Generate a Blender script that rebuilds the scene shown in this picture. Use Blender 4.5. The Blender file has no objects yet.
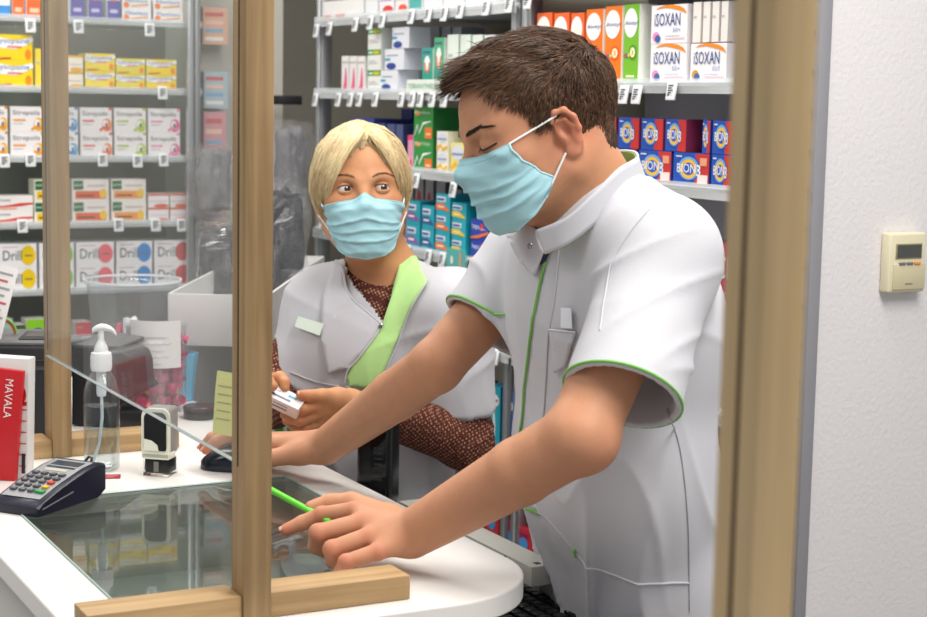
import bpy, bmesh, math, random
import numpy as np
from math import radians, sin, cos, pi, atan2, sqrt
from mathutils import Vector, Matrix
random.seed(7); rng = np.random.default_rng(7)
SC = bpy.context.scene; COL = SC.collection
# ---------------------------------------------------------------- camera and layout maths
FPX = 1690.0; CH = 1.6; PIT = radians(7.0); ROL = radians(1.1)
fw = np.array([0, cos(PIT), -sin(PIT)]); up = np.array([0, sin(PIT), cos(PIT)]); rt = np.array([1., 0, 0])
rt2 = cos(ROL) * rt + sin(ROL) * up; up2 = -sin(ROL) * rt + cos(ROL) * up
CAM = np.array([0, 0, CH])
def ray(px, py): return fw + (px - 463.5) / FPX * rt2 - (py - 308.5) / FPX * up2
def at(px, py, Y):
    d = ray(px, py); return CAM + d * (Y / d[1])
def onz(px, py, z):
    d = ray(px, py); return CAM + d * ((z - CH) / d[2])
TH = radians(62); A = np.array([cos(TH), -sin(TH)]); N = np.array([sin(TH), cos(TH)])   # the shop's two axes
def W(t, n, z=0.0): return (A[0] * t + N[0] * n, A[1] * t + N[1] * n, z)
def onn(px, py, n):
    d = ray(px, py); p = CAM + d * (n / (d[:2] @ N)); return float(p[:2] @ A), float(p[2])
def ont(px, py, t):
    d = ray(px, py); p = CAM + d * (t / (d[:2] @ A)); return float(p[:2] @ N), float(p[2])
def tn(p): return float(np.array(p[:2]) @ A), float(np.array(p[:2]) @ N)
RA = -TH                  # z rotation: local x along A, local y along N
RB = radians(90) - TH     # z rotation: local x along N, local y along -A
# ---------------------------------------------------------------- materials
_m = {}
def rgb(h):
    if isinstance(h, str):
        h = h.lstrip('#'); c = [int(h[i:i + 2], 16) / 255 for i in (0, 2, 4)]
        return tuple((x / 12.92 if x <= .04045 else ((x + .055) / 1.055) ** 2.4) for x in c) + (1,)
    return tuple(h) + (1,) if len(h) == 3 else tuple(h)
def mat(name, col, rough=.5, metal=0., var=.06, nscale=40., bump=0., bscale=200., coat=0., trans=0., ior=1.45, alpha=1., sss=0., emit=0., spec=.5, sheen=0.):
    if name in _m: return _m[name]
    m = bpy.data.materials.new(name); m.use_nodes = True; nt = m.node_tree; b = nt.nodes['Principled BSDF']
    c = rgb(col); L = nt.links.new
    tc = nt.nodes.new('ShaderNodeTexCoord')
    if var > 0:
        n = nt.nodes.new('ShaderNodeTexNoise'); n.inputs['Scale'].default_value = nscale; n.inputs['Detail'].default_value = 4
        L(tc.outputs['Object'], n.inputs['Vector'])
        mx = nt.nodes.new('ShaderNodeMix'); mx.data_type = 'RGBA'
        mx.inputs[6].default_value = tuple(max(0, x * (1 - var)) for x in c[:3]) + (1,)
        mx.inputs[7].default_value = tuple(min(1, x * (1 + var)) for x in c[:3]) + (1,)
        L(n.outputs['Fac'], mx.inputs[0]); L(mx.outputs[2], b.inputs['Base Color'])
    else: b.inputs['Base Color'].default_value = c
    b.inputs['Roughness'].default_value = rough; b.inputs['Metallic'].default_value = metal
    b.inputs['Coat Weight'].default_value = coat; b.inputs['Transmission Weight'].default_value = trans
    b.inputs['IOR'].default_value = ior; b.inputs['Alpha'].default_value = alpha
    b.inputs['Specular IOR Level'].default_value = spec
    if sheen: b.inputs['Sheen Weight'].default_value = sheen
    if sss:
        b.inputs['Subsurface Weight'].default_value = sss; b.inputs['Subsurface Radius'].default_value = (1, .35, .2); b.inputs['Subsurface Scale'].default_value = .008
    if emit:
        b.inputs['Emission Color'].default_value = c; b.inputs['Emission Strength'].default_value = emit
    if bump:
        n2 = nt.nodes.new('ShaderNodeTexNoise'); n2.inputs['Scale'].default_value = bscale; n2.inputs['Detail'].default_value = 3
        L(tc.outputs['Object'], n2.inputs['Vector'])
        bp = nt.nodes.new('ShaderNodeBump'); bp.inputs['Strength'].default_value = bump; bp.inputs['Distance'].default_value = .002
        L(n2.outputs['Fac'], bp.inputs['Height']); L(bp.outputs['Normal'], b.inputs['Normal'])
    _m[name] = m; return m
def pap(h, rough=.42): return mat('carton_' + h.strip('#'), h, rough, var=.03, nscale=12)
def wood(name, c1, c2, axis=2, sc=1.0):
    if name in _m: return _m[name]
    m = bpy.data.materials.new(name); m.use_nodes = True; nt = m.node_tree; b = nt.nodes['Principled BSDF']; L = nt.links.new
    tc = nt.nodes.new('ShaderNodeTexCoord'); mp = nt.nodes.new('ShaderNodeMapping')
    s = [55 * sc, 55 * sc, 55 * sc]; s[axis] = 2.2 * sc; mp.inputs['Scale'].default_value = s
    L(tc.outputs['Object'], mp.inputs['Vector'])
    n = nt.nodes.new('ShaderNodeTexNoise'); n.inputs['Scale'].default_value = 1.2; n.inputs['Detail'].default_value = 8; n.inputs['Distortion'].default_value = .6
    L(mp.outputs['Vector'], n.inputs['Vector'])
    n3 = nt.nodes.new('ShaderNodeTexNoise'); n3.inputs['Scale'].default_value = 6; n3.inputs['Detail'].default_value = 3
    L(tc.outputs['Object'], n3.inputs['Vector'])
    ad = nt.nodes.new('ShaderNodeMath'); ad.operation = 'MULTIPLY_ADD'; ad.inputs[1].default_value = .35; L(n3.outputs['Fac'], ad.inputs[0]); L(n.outputs['Fac'], ad.inputs[2])
    cr = nt.nodes.new('ShaderNodeValToRGB'); cr.color_ramp.elements[0].position = .42; cr.color_ramp.elements[1].position = .95
    cr.color_ramp.elements[0].color = rgb(c1); cr.color_ramp.elements[1].color = rgb(c2)
    L(ad.outputs[0], cr.inputs[0]); L(cr.outputs[0], b.inputs['Base Color'])
    b.inputs['Roughness'].default_value = .5; b.inputs['Specular IOR Level'].default_value = .3
    bp = nt.nodes.new('ShaderNodeBump'); bp.inputs['Strength'].default_value = .15; bp.inputs['Distance'].default_value = .001
    L(n.outputs['Fac'], bp.inputs['Height']); L(bp.outputs['Normal'], b.inputs['Normal'])
    _m[name] = m; return m
def glass(name, tint=(.93, .96, .96), fac=.06, rough=.0, haze=0., pw_=5., amt=.45):
    """clear sheet: straight-through transparency plus a mirror-like sheen (Fresnel)"""
    if name in _m: return _m[name]
    m = bpy.data.materials.new(name); m.use_nodes = True; nt = m.node_tree; L = nt.links.new
    for x in list(nt.nodes):
        if x.type == 'BSDF_PRINCIPLED': nt.nodes.remove(x)
    out = [x for x in nt.nodes if x.type == 'OUTPUT_MATERIAL'][0]
    t = nt.nodes.new('ShaderNodeBsdfTransparent'); t.inputs['Color'].default_value = tuple(tint) + (1,)
    g = nt.nodes.new('ShaderNodeBsdfGlossy'); g.inputs['Roughness'].default_value = rough
    fr = nt.nodes.new('ShaderNodeLayerWeight'); fr.inputs['Blend'].default_value = .5
    pw = nt.nodes.new('ShaderNodeMath'); pw.operation = 'POWER'; pw.inputs[1].default_value = pw_; L(fr.outputs['Facing'], pw.inputs[0])
    ad = nt.nodes.new('ShaderNodeMath'); ad.operation = 'MULTIPLY_ADD'; ad.inputs[1].default_value = amt; ad.inputs[2].default_value = fac; ad.use_clamp = True
    L(pw.outputs[0], ad.inputs[0]); mx = nt.nodes.new('ShaderNodeMixShader'); L(ad.outputs[0], mx.inputs[0]); L(t.outputs[0], mx.inputs[1]); L(g.outputs[0], mx.inputs[2])
    last = mx
    if haze:
        d = nt.nodes.new('ShaderNodeBsdfDiffuse'); d.inputs['Color'].default_value = (.9, .92, .93, 1); m2 = nt.nodes.new('ShaderNodeMixShader')
        n = nt.nodes.new('ShaderNodeTexNoise'); n.inputs['Scale'].default_value = 3; tc = nt.nodes.new('ShaderNodeTexCoord'); L(tc.outputs['Object'], n.inputs['Vector'])
        mu = nt.nodes.new('ShaderNodeMath'); mu.operation = 'MULTIPLY'; mu.inputs[1].default_value = haze * 2; L(n.outputs['Fac'], mu.inputs[0])
        L(mu.outputs[0], m2.inputs[0]); L(mx.outputs[0], m2.inputs[1]); L(d.outputs[0], m2.inputs[2]); last = m2
    L(last.outputs[0], out.inputs['Surface']); _m[name] = m; return m
# ---------------------------------------------------------------- mesh building
def rbox(x0, x1, y0, y1, z0, z1, r=0., seg=2):
    bm = bmesh.new(); bmesh.ops.create_cube(bm, size=1)
    for v in bm.verts: v.co = ((x0 + x1) / 2 + v.co.x * (x1 - x0), (y0 + y1) / 2 + v.co.y * (y1 - y0), (z0 + z1) / 2 + v.co.z * (z1 - z0))
    if r > 0: bmesh.ops.bevel(bm, geom=bm.edges[:], offset=r, segments=seg, profile=.5, affect='EDGES', clamp_overlap=True)
    bm.verts.ensure_lookup_table()
    vs = [tuple(v.co) for v in bm.verts]; fs = [[v.index for v in f.verts] for f in bm.faces]; bm.free(); return vs, fs
_txt = {}
def text_mesh(s):
    if s not in _txt:
        c = bpy.data.curves.new('lettering', 'FONT'); c.body = s; c.resolution_u = 2; c.size = 1
        o = bpy.data.objects.new('lettering', c); me = o.to_mesh()
        vs = np.array([tuple(v.co) for v in me.vertices]); fs = [list(p.vertices) for p in me.polygons]
        o.to_mesh_clear(); bpy.data.objects.remove(o); bpy.data.curves.remove(c)
        mn = vs.min(0); mxx = vs.max(0); vs = (vs - mn) / (mxx - mn + 1e-9)
        _txt[s] = (vs, fs, (mxx - mn)[0] / (mxx - mn)[1])
    return _txt[s]
class MB:
    def __init__(s): s.v = []; s.f = []; s.m = []; s.mats = []; s.sm = []
    def mi(s, m):
        if m not in s.mats: s.mats.append(m)
        return s.mats.index(m)
    def add(s, vs, fs, m, smooth=False, T=None):
        o = len(s.v); k = s.mi(m)
        if T is not None: vs = [tuple(T @ Vector(v)) for v in vs]
        s.v += [tuple(map(float, v)) for v in vs]; s.f += [[i + o for i in f] for f in fs]; s.m += [k] * len(fs); s.sm += [smooth] * len(fs); return s
    def box(s, x0, x1, y0, y1, z0, z1, m, r=0., seg=2, T=None):
        vs, fs = rbox(x0, x1, y0, y1, z0, z1, r, seg); return s.add(vs, fs, m, r > 0, T)
    def quad(s, pts, m): return s.add(pts, [list(range(len(pts)))], m)
    def frect(s, x0, x1, z0, z1, m, y=-.0004):   # rectangle on a front (facing -y)
        return s.quad([(x0, y, z0), (x1, y, z0), (x1, y, z1), (x0, y, z1)], m)
    def fell(s, cx, cz, rx, rz, m, y=-.0006, a0=0, a1=360, n=20):
        pts = [(cx + rx * cos(radians(a0 + (a1 - a0) * i / n)), y, cz + rz * sin(radians(a0 + (a1 - a0) * i / n))) for i in range(n if a1 - a0 == 360 else n + 1)]
        return s.quad(pts, m)
    def fband(s, pts, w, m, y=-.0007):           # thick polyline on a front
        P = [np.array(p, float) for p in pts]; vs = []
        for i, p in enumerate(P):
            d = P[min(i + 1, len(P) - 1)] - P[max(i - 1, 0)]; d = d / (np.linalg.norm(d) + 1e-9); q = np.array([-d[1], d[0]])
            ww = w[i] if hasattr(w, '__len__') else w
            for sg in (-1, 1): e = p + q * sg * ww / 2; vs.append((e[0], y, e[1]))
        return s.add(vs, [[2 * i, 2 * i + 2, 2 * i + 3, 2 * i + 1] for i in range(len(P) - 1)], m)
    def text(s, txt, x0, z0, w, h, m, y=-.0009, T=None, slant=0., vert=False):
        vs, fs, asp = text_mesh(txt)
        if w is None: w = h * asp
        if vert: pts = [(x0 + (1 - v[1]) * w if False else x0 + v[1] * w, y, z0 + (1 - v[0]) * h) for v in vs]
        else: pts = [(x0 + v[0] * w + slant * v[1] * h, y, z0 + v[1] * h) for v in vs]
        return s.add(pts, fs, m, False, T)
    def tube(s, pts, r, m, n=8, cap=True, T=None):
        P = [np.array(p, float) for p in pts]; R = list(r) if hasattr(r, '__len__') else [r] * len(P)
        vs = []; fs = []; ref = None
        for i, p in enumerate(P):
            d = P[min(i + 1, len(P) - 1)] - P[max(i - 1, 0)]; d = d / (np.linalg.norm(d) + 1e-12)
            if ref is None: ref = np.array([0, 0, 1.]) if abs(d[2]) < .9 else np.array([1., 0, 0])
            a = np.cross(d, ref); a /= np.linalg.norm(a) + 1e-12; b = np.cross(a, d); ref = b
            for k in range(n):
                t = 2 * pi * k / n; vs.append(p + R[i] * (cos(t) * a + sin(t) * b))
        for i in range(len(P) - 1):
            for k in range(n): fs.append([i * n + k, i * n + (k + 1) % n, (i + 1) * n + (k + 1) % n, (i + 1) * n + k])
        if cap: fs.append(list(range(n))[::-1]); fs.append([(len(P) - 1) * n + k for k in range(n)])
        return s.add(vs, fs, m, True, T)
    def lathe(s, prof, m, n=32, c=(0, 0, 0), sx=1., sy=1., T=None, cap=True, jit=None):
        vs = []; fs = []
        for i, (r, z) in enumerate(prof):
            for k in range(n):
                t = 2 * pi * k / n; vs.append((c[0] + r * sx * cos(t), c[1] + r * sy * sin(t), c[2] + z))
        for i in range(len(prof) - 1):
            for k in range(n): fs.append([i * n + k, i * n + (k + 1) % n, (i + 1) * n + (k + 1) % n, (i + 1) * n + k])
        if cap and prof[0][0] > 1e-5: fs.append(list(range(n))[::-1])
        if cap and prof[-1][0] > 1e-5: fs.append([(len(prof) - 1) * n + k for k in range(n)])
        return s.add(vs, fs, m, True, T)
    def prism(s, pts, z0, z1, m, T=None, smooth=False):     # polygon in xy extruded in z
        n = len(pts); vs = [(x, y, z0) for x, y in pts] + [(x, y, z1) for x, y in pts]
        fs = [list(range(n))[::-1], [n + i for i in range(n)]] + [[i, (i + 1) % n, n + (i + 1) % n, n + i] for i in range(n)]
        return s.add(vs, fs, m, smooth, T)
    def build(s, name, parent=None, loc=None, rot=None, autosmooth=False, clean=False):
        me = bpy.data.meshes.new(name); me.from_pydata(s.v, [], s.f)
        for m in s.mats: me.materials.append(m)
        me.polygons.foreach_set('material_index', s.m); me.polygons.foreach_set('use_smooth', s.sm)
        me.update()
        if clean:
            bm = bmesh.new(); bm.from_mesh(me); bmesh.ops.remove_doubles(bm, verts=bm.verts, dist=1e-6); bmesh.ops.recalc_face_normals(bm, faces=bm.faces); bm.to_mesh(me); bm.free()
        try:
            if any(s.sm): me.set_sharp_from_angle(angle=radians(38))
        except Exception: pass
        o = bpy.data.objects.new(name, me); COL.objects.link(o)
        if parent is not None: o.parent = parent
        if loc is not None: o.location = tuple(map(float, loc))
        if rot is not None: o.rotation_euler = rot if hasattr(rot, '__len__') else (0, 0, rot)
        return o
def tag(o, label=None, cat=None, group=None, kind=None):
    if label: o['label'] = label
    if cat: o['category'] = cat
    if group: o['group'] = group
    if kind: o['kind'] = kind
    return o
def thing(name, label, cat, loc=(0, 0, 0), rz=0, group=None):
    o = bpy.data.objects.new(name, None); COL.objects.link(o); o.empty_display_size = .05
    o.location = tuple(map(float, loc)); o.rotation_euler = rz if hasattr(rz, '__len__') else (0, 0, rz)
    return tag(o, label, cat, group)
def dup(o, label=None, loc=None, rz=None, parent=None):
    kids = [c for c in COL.objects if c.parent == o]
    c = o.copy(); COL.objects.link(c)
    if parent is not None: c.parent = parent
    if loc is not None: c.location = tuple(map(float, loc))
    if rz is not None: c.rotation_euler = rz if hasattr(rz, '__len__') else (0, 0, rz)
    if label: c['label'] = label
    for k in kids: dup(k, parent=c)
    return c
# ================================================================ room
white_wall = mat('wall_paint', '#d9d6d8', .7, var=.03, nscale=4, bump=.5, bscale=120)
grey_wall = mat('grey_back_wall', '#c8c5bb', .75, var=.08, nscale=5)
floor_m = mat('floor_tile', '#9a948c', .35, var=.1, nscale=3)
ceil_m = mat('ceiling_paint', '#e6e6e4', .8, var=.02)
steel = mat('shelf_steel', '#b9bdc0', .32, metal=.7, var=.04, nscale=20)
lam_grey = mat('shelf_back_grey', '#8e8d8b', .55, var=.05, nscale=6)
shelf_white = mat('shelf_white', '#dcdfe0', .3, var=.02)
clear_lip = glass('clear_price_rail', (.93, .97, .98), .10, .08, .38)
shelf_glass = glass('glass_shelf', (.88, .93, .92), .08, .02, .05)
frame_grey = mat('aluminium_grey', '#a3a5a8', .35, metal=.8, var=.03)
def slab(name, t0, t1, n0, n1, z0, z1, m, r=0):
    b = MB(); b.box(t0, t1, n0, n1, z0, z1, m, r); o = b.build(name, rot=RA); return tag(o, kind='structure')
slab('floor', -5.4, 1.6, -1.5, 4.2, -.1, 0, floor_m)
slab('ceiling', -5.4, 1.6, -1.5, 4.2, 2.75, 2.85, ceil_m)
slab('wall_back', -5.3, -5.2, -1.5, 2.62, 0, 2.75, grey_wall)             # behind the left-hand shelving
slab('wall_right', -5.3, -2.05, 2.55, 2.62, 0, 2.75, grey_wall)          # behind the right-hand shelving
# white wall that faces the counter, with its edge strip
nW, _ = ont(826, 100, -2.05)
slab('wall_front', -2.20, -2.05, nW, 4.0, 0, 2.75, white_wall)
b = MB(); b.box(-2.2, -2.043, nW - .022, nW, 0, 2.75, mat('corner_strip_grey', '#8b8b90', .5, var=.03), .001)
tag(b.build('trim_1', rot=RA), kind='structure')
b = MB(); b.box(-2.16, -2.060, nW - .05, nW - .022, 0, 2.75, mat('slatwall_cream', '#cfc3ae', .5, var=.03))
for i in range(46): b.box(-2.0605, -2.055, nW - .0495, nW - .0225, .03 + i * .06, .036 + i * .06, mat('slot_dark', '#5e564a', .6))
tag(b.build('trim_2', rot=RA), kind='structure')
# thermostat
cn, cz = ont(898, 263, -2.05); cream = mat('thermostat_cream', '#d9d2b4', .4, var=.02); cream2 = mat('thermostat_cream_dark', '#c6bd9c', .45, var=.02)
th = thing('thermostat', 'small cream room thermostat with grey display and orange button on the white wall', 'thermostat', W(-2.05, cn, cz - .045), RB)
b = MB(); b.box(-.038, .038, -.022, 0, 0, .095, cream, .004, 3); b.build('housing', th)
b = MB(); b.box(-.030, .036, -.0245, -.0215, .005, .046, cream2, .001); b.build('flap', th)
b = MB(); b.box(-.026, .028, -.0235, -.0215, .054, .078, mat('bezel_olive', '#8d8768', .4), .0008); b.box(-.0235, .0255, -.0242, -.0220, .056, .076, mat('lcd_dark', '#4a4c48', .15, var=.05), 0); b.build('display', th)
for i, c in enumerate(('#6d6d70', '#6d6d70', '#e08a2a')):
    b = MB(); b.box(-.020 + i * .0155, -.007 + i * .0155, -.0262, -.0235, .0445, .0485, mat('button_' + c[1:], c, .4), .0006); o = b.build('button', th)
    if i == 2: o['label'] = 'orange button'
b = MB(); b.text('SIEMENS', -.006, .0125, .016, .0028, mat('ink_dark', '#2c2c30', .5), y=-.0249); b.build('logo', th)

# ================================================================ shelving
NS = 1.72; TB = -4.23
ZA1 = [1.80, 1.620, 1.443, 1.262, 1.08, .86, .66, .46]; ZA2 = [1.83, 1.640, 1.462, 1.262, 1.08, .86, .66]
ZL = [1.785, 1.613, 1.441, 1.275, 1.107, .985, .80]
dark_gap = mat('shelf_shadow_board', '#77756f', .7, var=.05)
def bay(name, label, t0, t1, n0, depth, zs, rz, m_shelf, back, uprights=True, lip=.020, side=True):
    r = thing(name, label, 'shelving', (0, 0, 0), rz)
    for z in zs:
        b = MB(); b.box(t0, t1, n0, n0 + depth, z - .012, z, m_shelf, .001)
        s = b.build('shelf', r)
        if lip:
            b = MB(); b.box(t0, t1, n0 - .010, n0 - .006, z - lip, z + .006, clear_lip, 0); b.box(t0, t1, n0 - .010, n0 + .004, z - .007, z - .001, shelf_white); b.build('price_rail', s)
    b = MB(); b.box(t0, t1, n0 + depth, n0 + depth + .015, .05, 2.3, back); b.build('back_panel', r)
    if uprights:
        for t in (t0, t1 - .024):
            b = MB(); b.box(t, t + .012, n0 - .004, n0 + .022, .02, 2.4, steel, .001); b.box(t + .013, t + .024, n0 + .001, n0 + .03, .02, 2.4, frame_grey, .001); b.build('upright', r)
    if side:
        b = MB(); b.box(t1, t1 + .006, n0 + .03, n0 + depth, .05, 2.3, back); b.build('side_panel', r)
    return r
bay('shelving_unit', 'pale pharmacy shelving with white shelves behind the two pharmacists', -4.06, -3.02, NS, .30, ZA1, RA, shelf_white, mat('shelf_back_beige', '#b9b3a4', .6, var=.06, nscale=8))
bay('shelving_unit', 'grey backed shelving of food supplement cartons beside the thick blurred post', -3.0, -2.12, NS, .30, ZA2, RA, shelf_white, mat('shelf_back_lilac', '#acaab3', .55, var=.04))
# left-hand unit: local x = n, local y = inward
def LBy(n0, n1): pass
r = bay('glass_shelving_unit', 'tall display unit with glass shelves of lozenge cartons behind the wooden posts', .55, 1.465, -TB, .28, ZL, RB, shelf_glass, mat('shelf_back_taupe', '#8f8c85', .6, var=.05, nscale=5), lip=.012)
# price tags ---------------------------------------------------------------
tag_w = mat('tag_white', '#eceef0', .3, var=.02); tag_k = mat('tag_ink', '#3a3d44', .5); tag_g = mat('tag_screen', '#cfd3d4', .4)
def tag_proto():
    b = MB(); b.box(-.0125, .0125, -.005, 0, -.034, 0, tag_w, .0015); b.frect(-.009, .009, -.027, -.005, tag_g, -.0052)
    for k in range(4): b.frect(-.0075, .0075 - .004 * (k % 2), -.010 - k * .0042, -.0075 - k * .0042, tag_k, -.0055)
    b.frect(-.0075, -.001, -.0265, -.0235, tag_k, -.0055)
    b2 = b; return b2
TP = {}
def put_tag(px, py, plane, label, grp):
    if plane == 'A': t, z = onn(px, py, NS - .012); loc = W(t, NS - .012, z + .017); rz = RA
    else: n, z = ont(px, py, TB + .012); loc = W(TB + .012, n, z + .017); rz = RB
    if 'p' not in TP: o = tag_proto().build('price_tag', loc=loc, rot=(radians(-9), 0, rz)); TP['p'] = o; tag(o, label, 'price tag', grp); return
    dup(TP['p'], label, loc, (radians(-9), 0, rz))['group'] = grp
# ================================================================ cartons
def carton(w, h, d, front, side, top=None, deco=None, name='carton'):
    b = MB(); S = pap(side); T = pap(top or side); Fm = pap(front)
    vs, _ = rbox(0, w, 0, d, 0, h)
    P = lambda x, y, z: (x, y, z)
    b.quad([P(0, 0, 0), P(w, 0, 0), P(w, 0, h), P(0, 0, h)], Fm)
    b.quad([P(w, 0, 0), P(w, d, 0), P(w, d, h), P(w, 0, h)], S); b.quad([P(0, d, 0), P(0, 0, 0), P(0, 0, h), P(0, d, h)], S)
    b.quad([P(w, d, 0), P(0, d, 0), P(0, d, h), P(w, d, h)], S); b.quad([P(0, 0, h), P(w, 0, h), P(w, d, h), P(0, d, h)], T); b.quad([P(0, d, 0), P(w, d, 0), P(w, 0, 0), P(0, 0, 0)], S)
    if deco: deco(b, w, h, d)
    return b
def col(plane, x0, x1, y, z, hs, n, front, side, deco, desc, cat='carton', name='medicine_carton', grp=None, depth=.06, back=0., order=None, top=None, wmin=None):
    """a stack of n equal cartons whose front spans photo columns x0..x1 at shelf height z"""
    if plane == 'A':
        t0, _ = onn(x0, y, NS + back); t1, _ = onn(x1, y, NS + back); o0 = W(t0, NS + .004 + back); rz = RA
    else:
        t0, _ = ont(x0, y, TB); t1, _ = ont(x1, y, TB); o0 = W(TB - .004 - back, t0); rz = RB
    w = (t1 - t0) - .0012; first = None
    names = {1: [''], 2: ['lower of the pair', 'upper of the pair'], 3: ['bottom of three', 'middle of three', 'top of three']}[n]
    for i in range(n):
        lab = desc + (', ' + names[i] if names[i] else '')
        jx = random.uniform(-.0006, .0006) if n > 1 else 0
        loc = (o0[0] + jx, o0[1] + abs(jx), z + .0003 + i * (hs + .0003))
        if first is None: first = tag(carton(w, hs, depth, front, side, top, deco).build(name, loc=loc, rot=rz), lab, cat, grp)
        else: o = dup(first, lab, loc, rz)
    return first
K = lambda h: pap(h)
def hpx(px, plane, x, y=150):   # photo pixels to metres at a shelf front
    if plane == 'A': d = ray(x, y); Y = NS / (d[:2] @ N)
    else: d = ray(x, y); Y = TB / (d[:2] @ A)
    return px * Y / FPX
# -- decorations
def d_strep(c1, c2):
    def f(b, w, h, d):
        b.text('Strepsils', w * .07, h * .62, w * .80, h * .24, K('#5d5f68'))
        b.frect(w * .08, w * .45, h * .42, h * .50, K(c2)); b.frect(w * .08, w * .38, h * .30, h * .34, K('#b5b3b6'))
        b.fell(w * .84, h * .30, w * .15, h * .27, K(c1)); b.fell(w * .80, h * .34, w * .09, h * .16, K('#e9e9ee'), -.0008); b.fell(w * .83, h * .30, w * .045, h * .10, K('#6c6f7c'), -.001)
        b.fband([(w * .62, h * .08), (w * .74, h * .2), (w * .96, h * .14)], h * .10, K(c2), -.0010); b.frect(w * .90, w, h * .9, h, K(c2))
    return f
def d_drill(c):
    def f(b, w, h, d):
        b.text('Drill', w * .10, h * .30, w * .50, h * .42, K('#3c4250'))
        b.fell(w * .77, h * .50, w * .20, h * .42, K(c)); b.frect(w * .08, w * .5, h * .84, h * .88, K('#d7a9b4')); b.frect(w * .68, w * .88, h * .46, h * .52, K('#7a6a50'), -.0011)
    return f
def d_lyso(c='#f2d020'):
    def f(b, w, h, d):
        b.fband([(0, h * .78), (w * .25, h * .66), (w * .55, h * .62), (w * .8, h * .72), (w, h * .86)], [h * .34, h * .38, h * .34, h * .26, h * .16], K('#eef1f4'))
        b.text('Lysopaïne', w * .06, h * .60, w * .84, h * .28, K('#2f55a0'), -.0011, slant=.1)
        b.frect(w * .35, w * .72, h * .50, h * .56, K('#e0442c'), -.0011); b.fell(w * .88, h * .25, w * .08, h * .2, K('#f08b1f')); b.fband([(w * .05, h * .06), (w * .45, h * .1)], h * .07, K('#c9352b'))
    return f
def d_green(c1, c2):
    def f(b, w, h, d):
        b.frect(w * .03, w * .30, h * .52, h * .94, K('#1e6a3c')); b.text('pulmoll', w * .05, h * .66, w * .22, h * .14, K('#f2f2ee'), -.0011)
        b.frect(w * .08, w * .92, h * .10, h * .46, K(c1)); b.fell(w * .84, h * .34, w * .1, h * .22, K('#f1c32a'), -.001); b.frect(w * .14, w * .6, h * .22, h * .28, K('#3a2420'), -.0011); b.frect(w * .40, w * .9, h * .66, h * .74, K(c2))
    return f
def d_redband(c='#d8402c'):
    def f(b, w, h, d):
        b.text('humex', w * .06, h * .58, w * .40, h * .24, K('#6c7484'))
        b.fband([(0, h * .18), (w * .4, h * .26), (w * .7, h * .36), (w, h * .44)], [h * .06, h * .14, h * .24, h * .12], K(c)); b.frect(0, w * .6, h * .02, h * .12, K('#ef9a70'))
    return f
def d_tall(c1, c2, t='Alvityl', ink='#2d4b9b'):
    def f(b, w, h, d):
        b.fell(w * .45, h * .76, w * .44, h * .19, K('#f5f3ec')); b.text(t, w * .06, h * .715, w * .84, h * .075, K(ink), -.0011, slant=.1)
        b.frect(w * .15, w * .78, h * .62, h * .65, K(c2)); b.fell(w * .62, h * .38, w * .26, h * .10, K(c2)); b.fell(w * .62, h * .38, w * .17, h * .065, K('#f7e9bb'), -.0009); b.text('3', w * .56, h * .35, w * .12, h * .06, K(c2), -.0012)
        for i, cc in enumerate(('#d63a3a', '#3867b5', '#e9c832')): b.fell(w * (.12 + i * .13), h * .345, w * .08, h * .024, K(cc), -.0010 - i * .0001)
        b.frect(w * .2, w * .75, h * .06, h * .085, K('#fbe6c8'))
    return f
def d_isox(c):
    def f(b, w, h, d):
        b.fband([(w * .14, h * .90), (w * .26, h * .945), (w * .42, h * .965), (w * .60, h * .945), (w * .78, h * .90), (w * .90, h * .84), (w * .98, h * .76)], [h * .01, h * .05, h * .068, h * .10, h * .11, h * .09, h * .02], K('#f08a1e'))
        b.text('iSOXAN', w * .10, h * .46, w * .72, h * .33, K('#173d86'), -.0011); b.text('50+' if c == '#e48fb6' else 'ADULTE', w * .62, h * .29, w * .22, h * .11, K('#5b86bf'), -.0011)
        b.fell(w * .15, h * .18, w * .10, h * .13, K(c)); b.fell(w * .2, h * .13, w * .08, h * .1, K('#3f5f9e'), -.0009); b.frect(w * .4, w * .95, h * .10, h * .14, K('#e7b9c9')); b.frect(w * .4, w * .8, h * .18, h * .21, K('#c7c9d1'))
    return f
def d_bion(b, w, h, d):
    b.frect(w * .62, w, 0, h * .98, K('#c8322d')); b.fell(w * .44, h * .52, w * .34, h * .40, K('#1d4aa8'), -.0007); b.fell(w * .44, h * .52, w * .29, h * .36, K('#69a7dd'), -.0008); b.fell(w * .44, h * .50, w * .23, h * .30, K('#f0b92d'), -.0009)
    b.fell(w * .44, h * .50, w * .16, h * .20, K('#1f53b4'), -.00095); b.text('BION', w * .12, h * .38, w * .52, h * .28, K('#f4f6fa'), -.0011); b.text('3', w * .66, h * .30, w * .12, h * .34, K('#f4f6fa'), -.0011); b.frect(w * .08, w * .25, h * .86, h * .9, K('#dfe7f5'), -.0011)
def d_bion2(b, w, h, d):
    d_bion(b, w, h, d); b.frect(w * .70, w * .98, h * .06, h * .34, K('#e9ddd8'), -.0012); b.frect(w * .76, w * .95, h * .62, h * .86, K('#e7a07a'), -.0012)
def d_phyto(b, w, h, d):
    b.text('PhytoSoya', w * .06, h * .76, w * .80, h * .13, K('#f2efe2'), -.0011); b.frect(w * .08, w * .34, h * .74, h * .88, K('#e88e2b'), -.0008)
    b.fband([(w * .04, h * .08), (w * .2, h * .42), (w * .3, h * .16), (w * .5, h * .48), (w * .92, h * .56)], [h * .03, h * .09, h * .05, h * .09, h * .02], K('#f5f8f2'), -.0010)
    b.frect(w * .60, w * .98, 0, h * .36, K('#e87a2c'), -.0011); b.frect(w * .66, w * .9, h * .12, h * .17, K('#f7d9b8'), -.0013)
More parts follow.
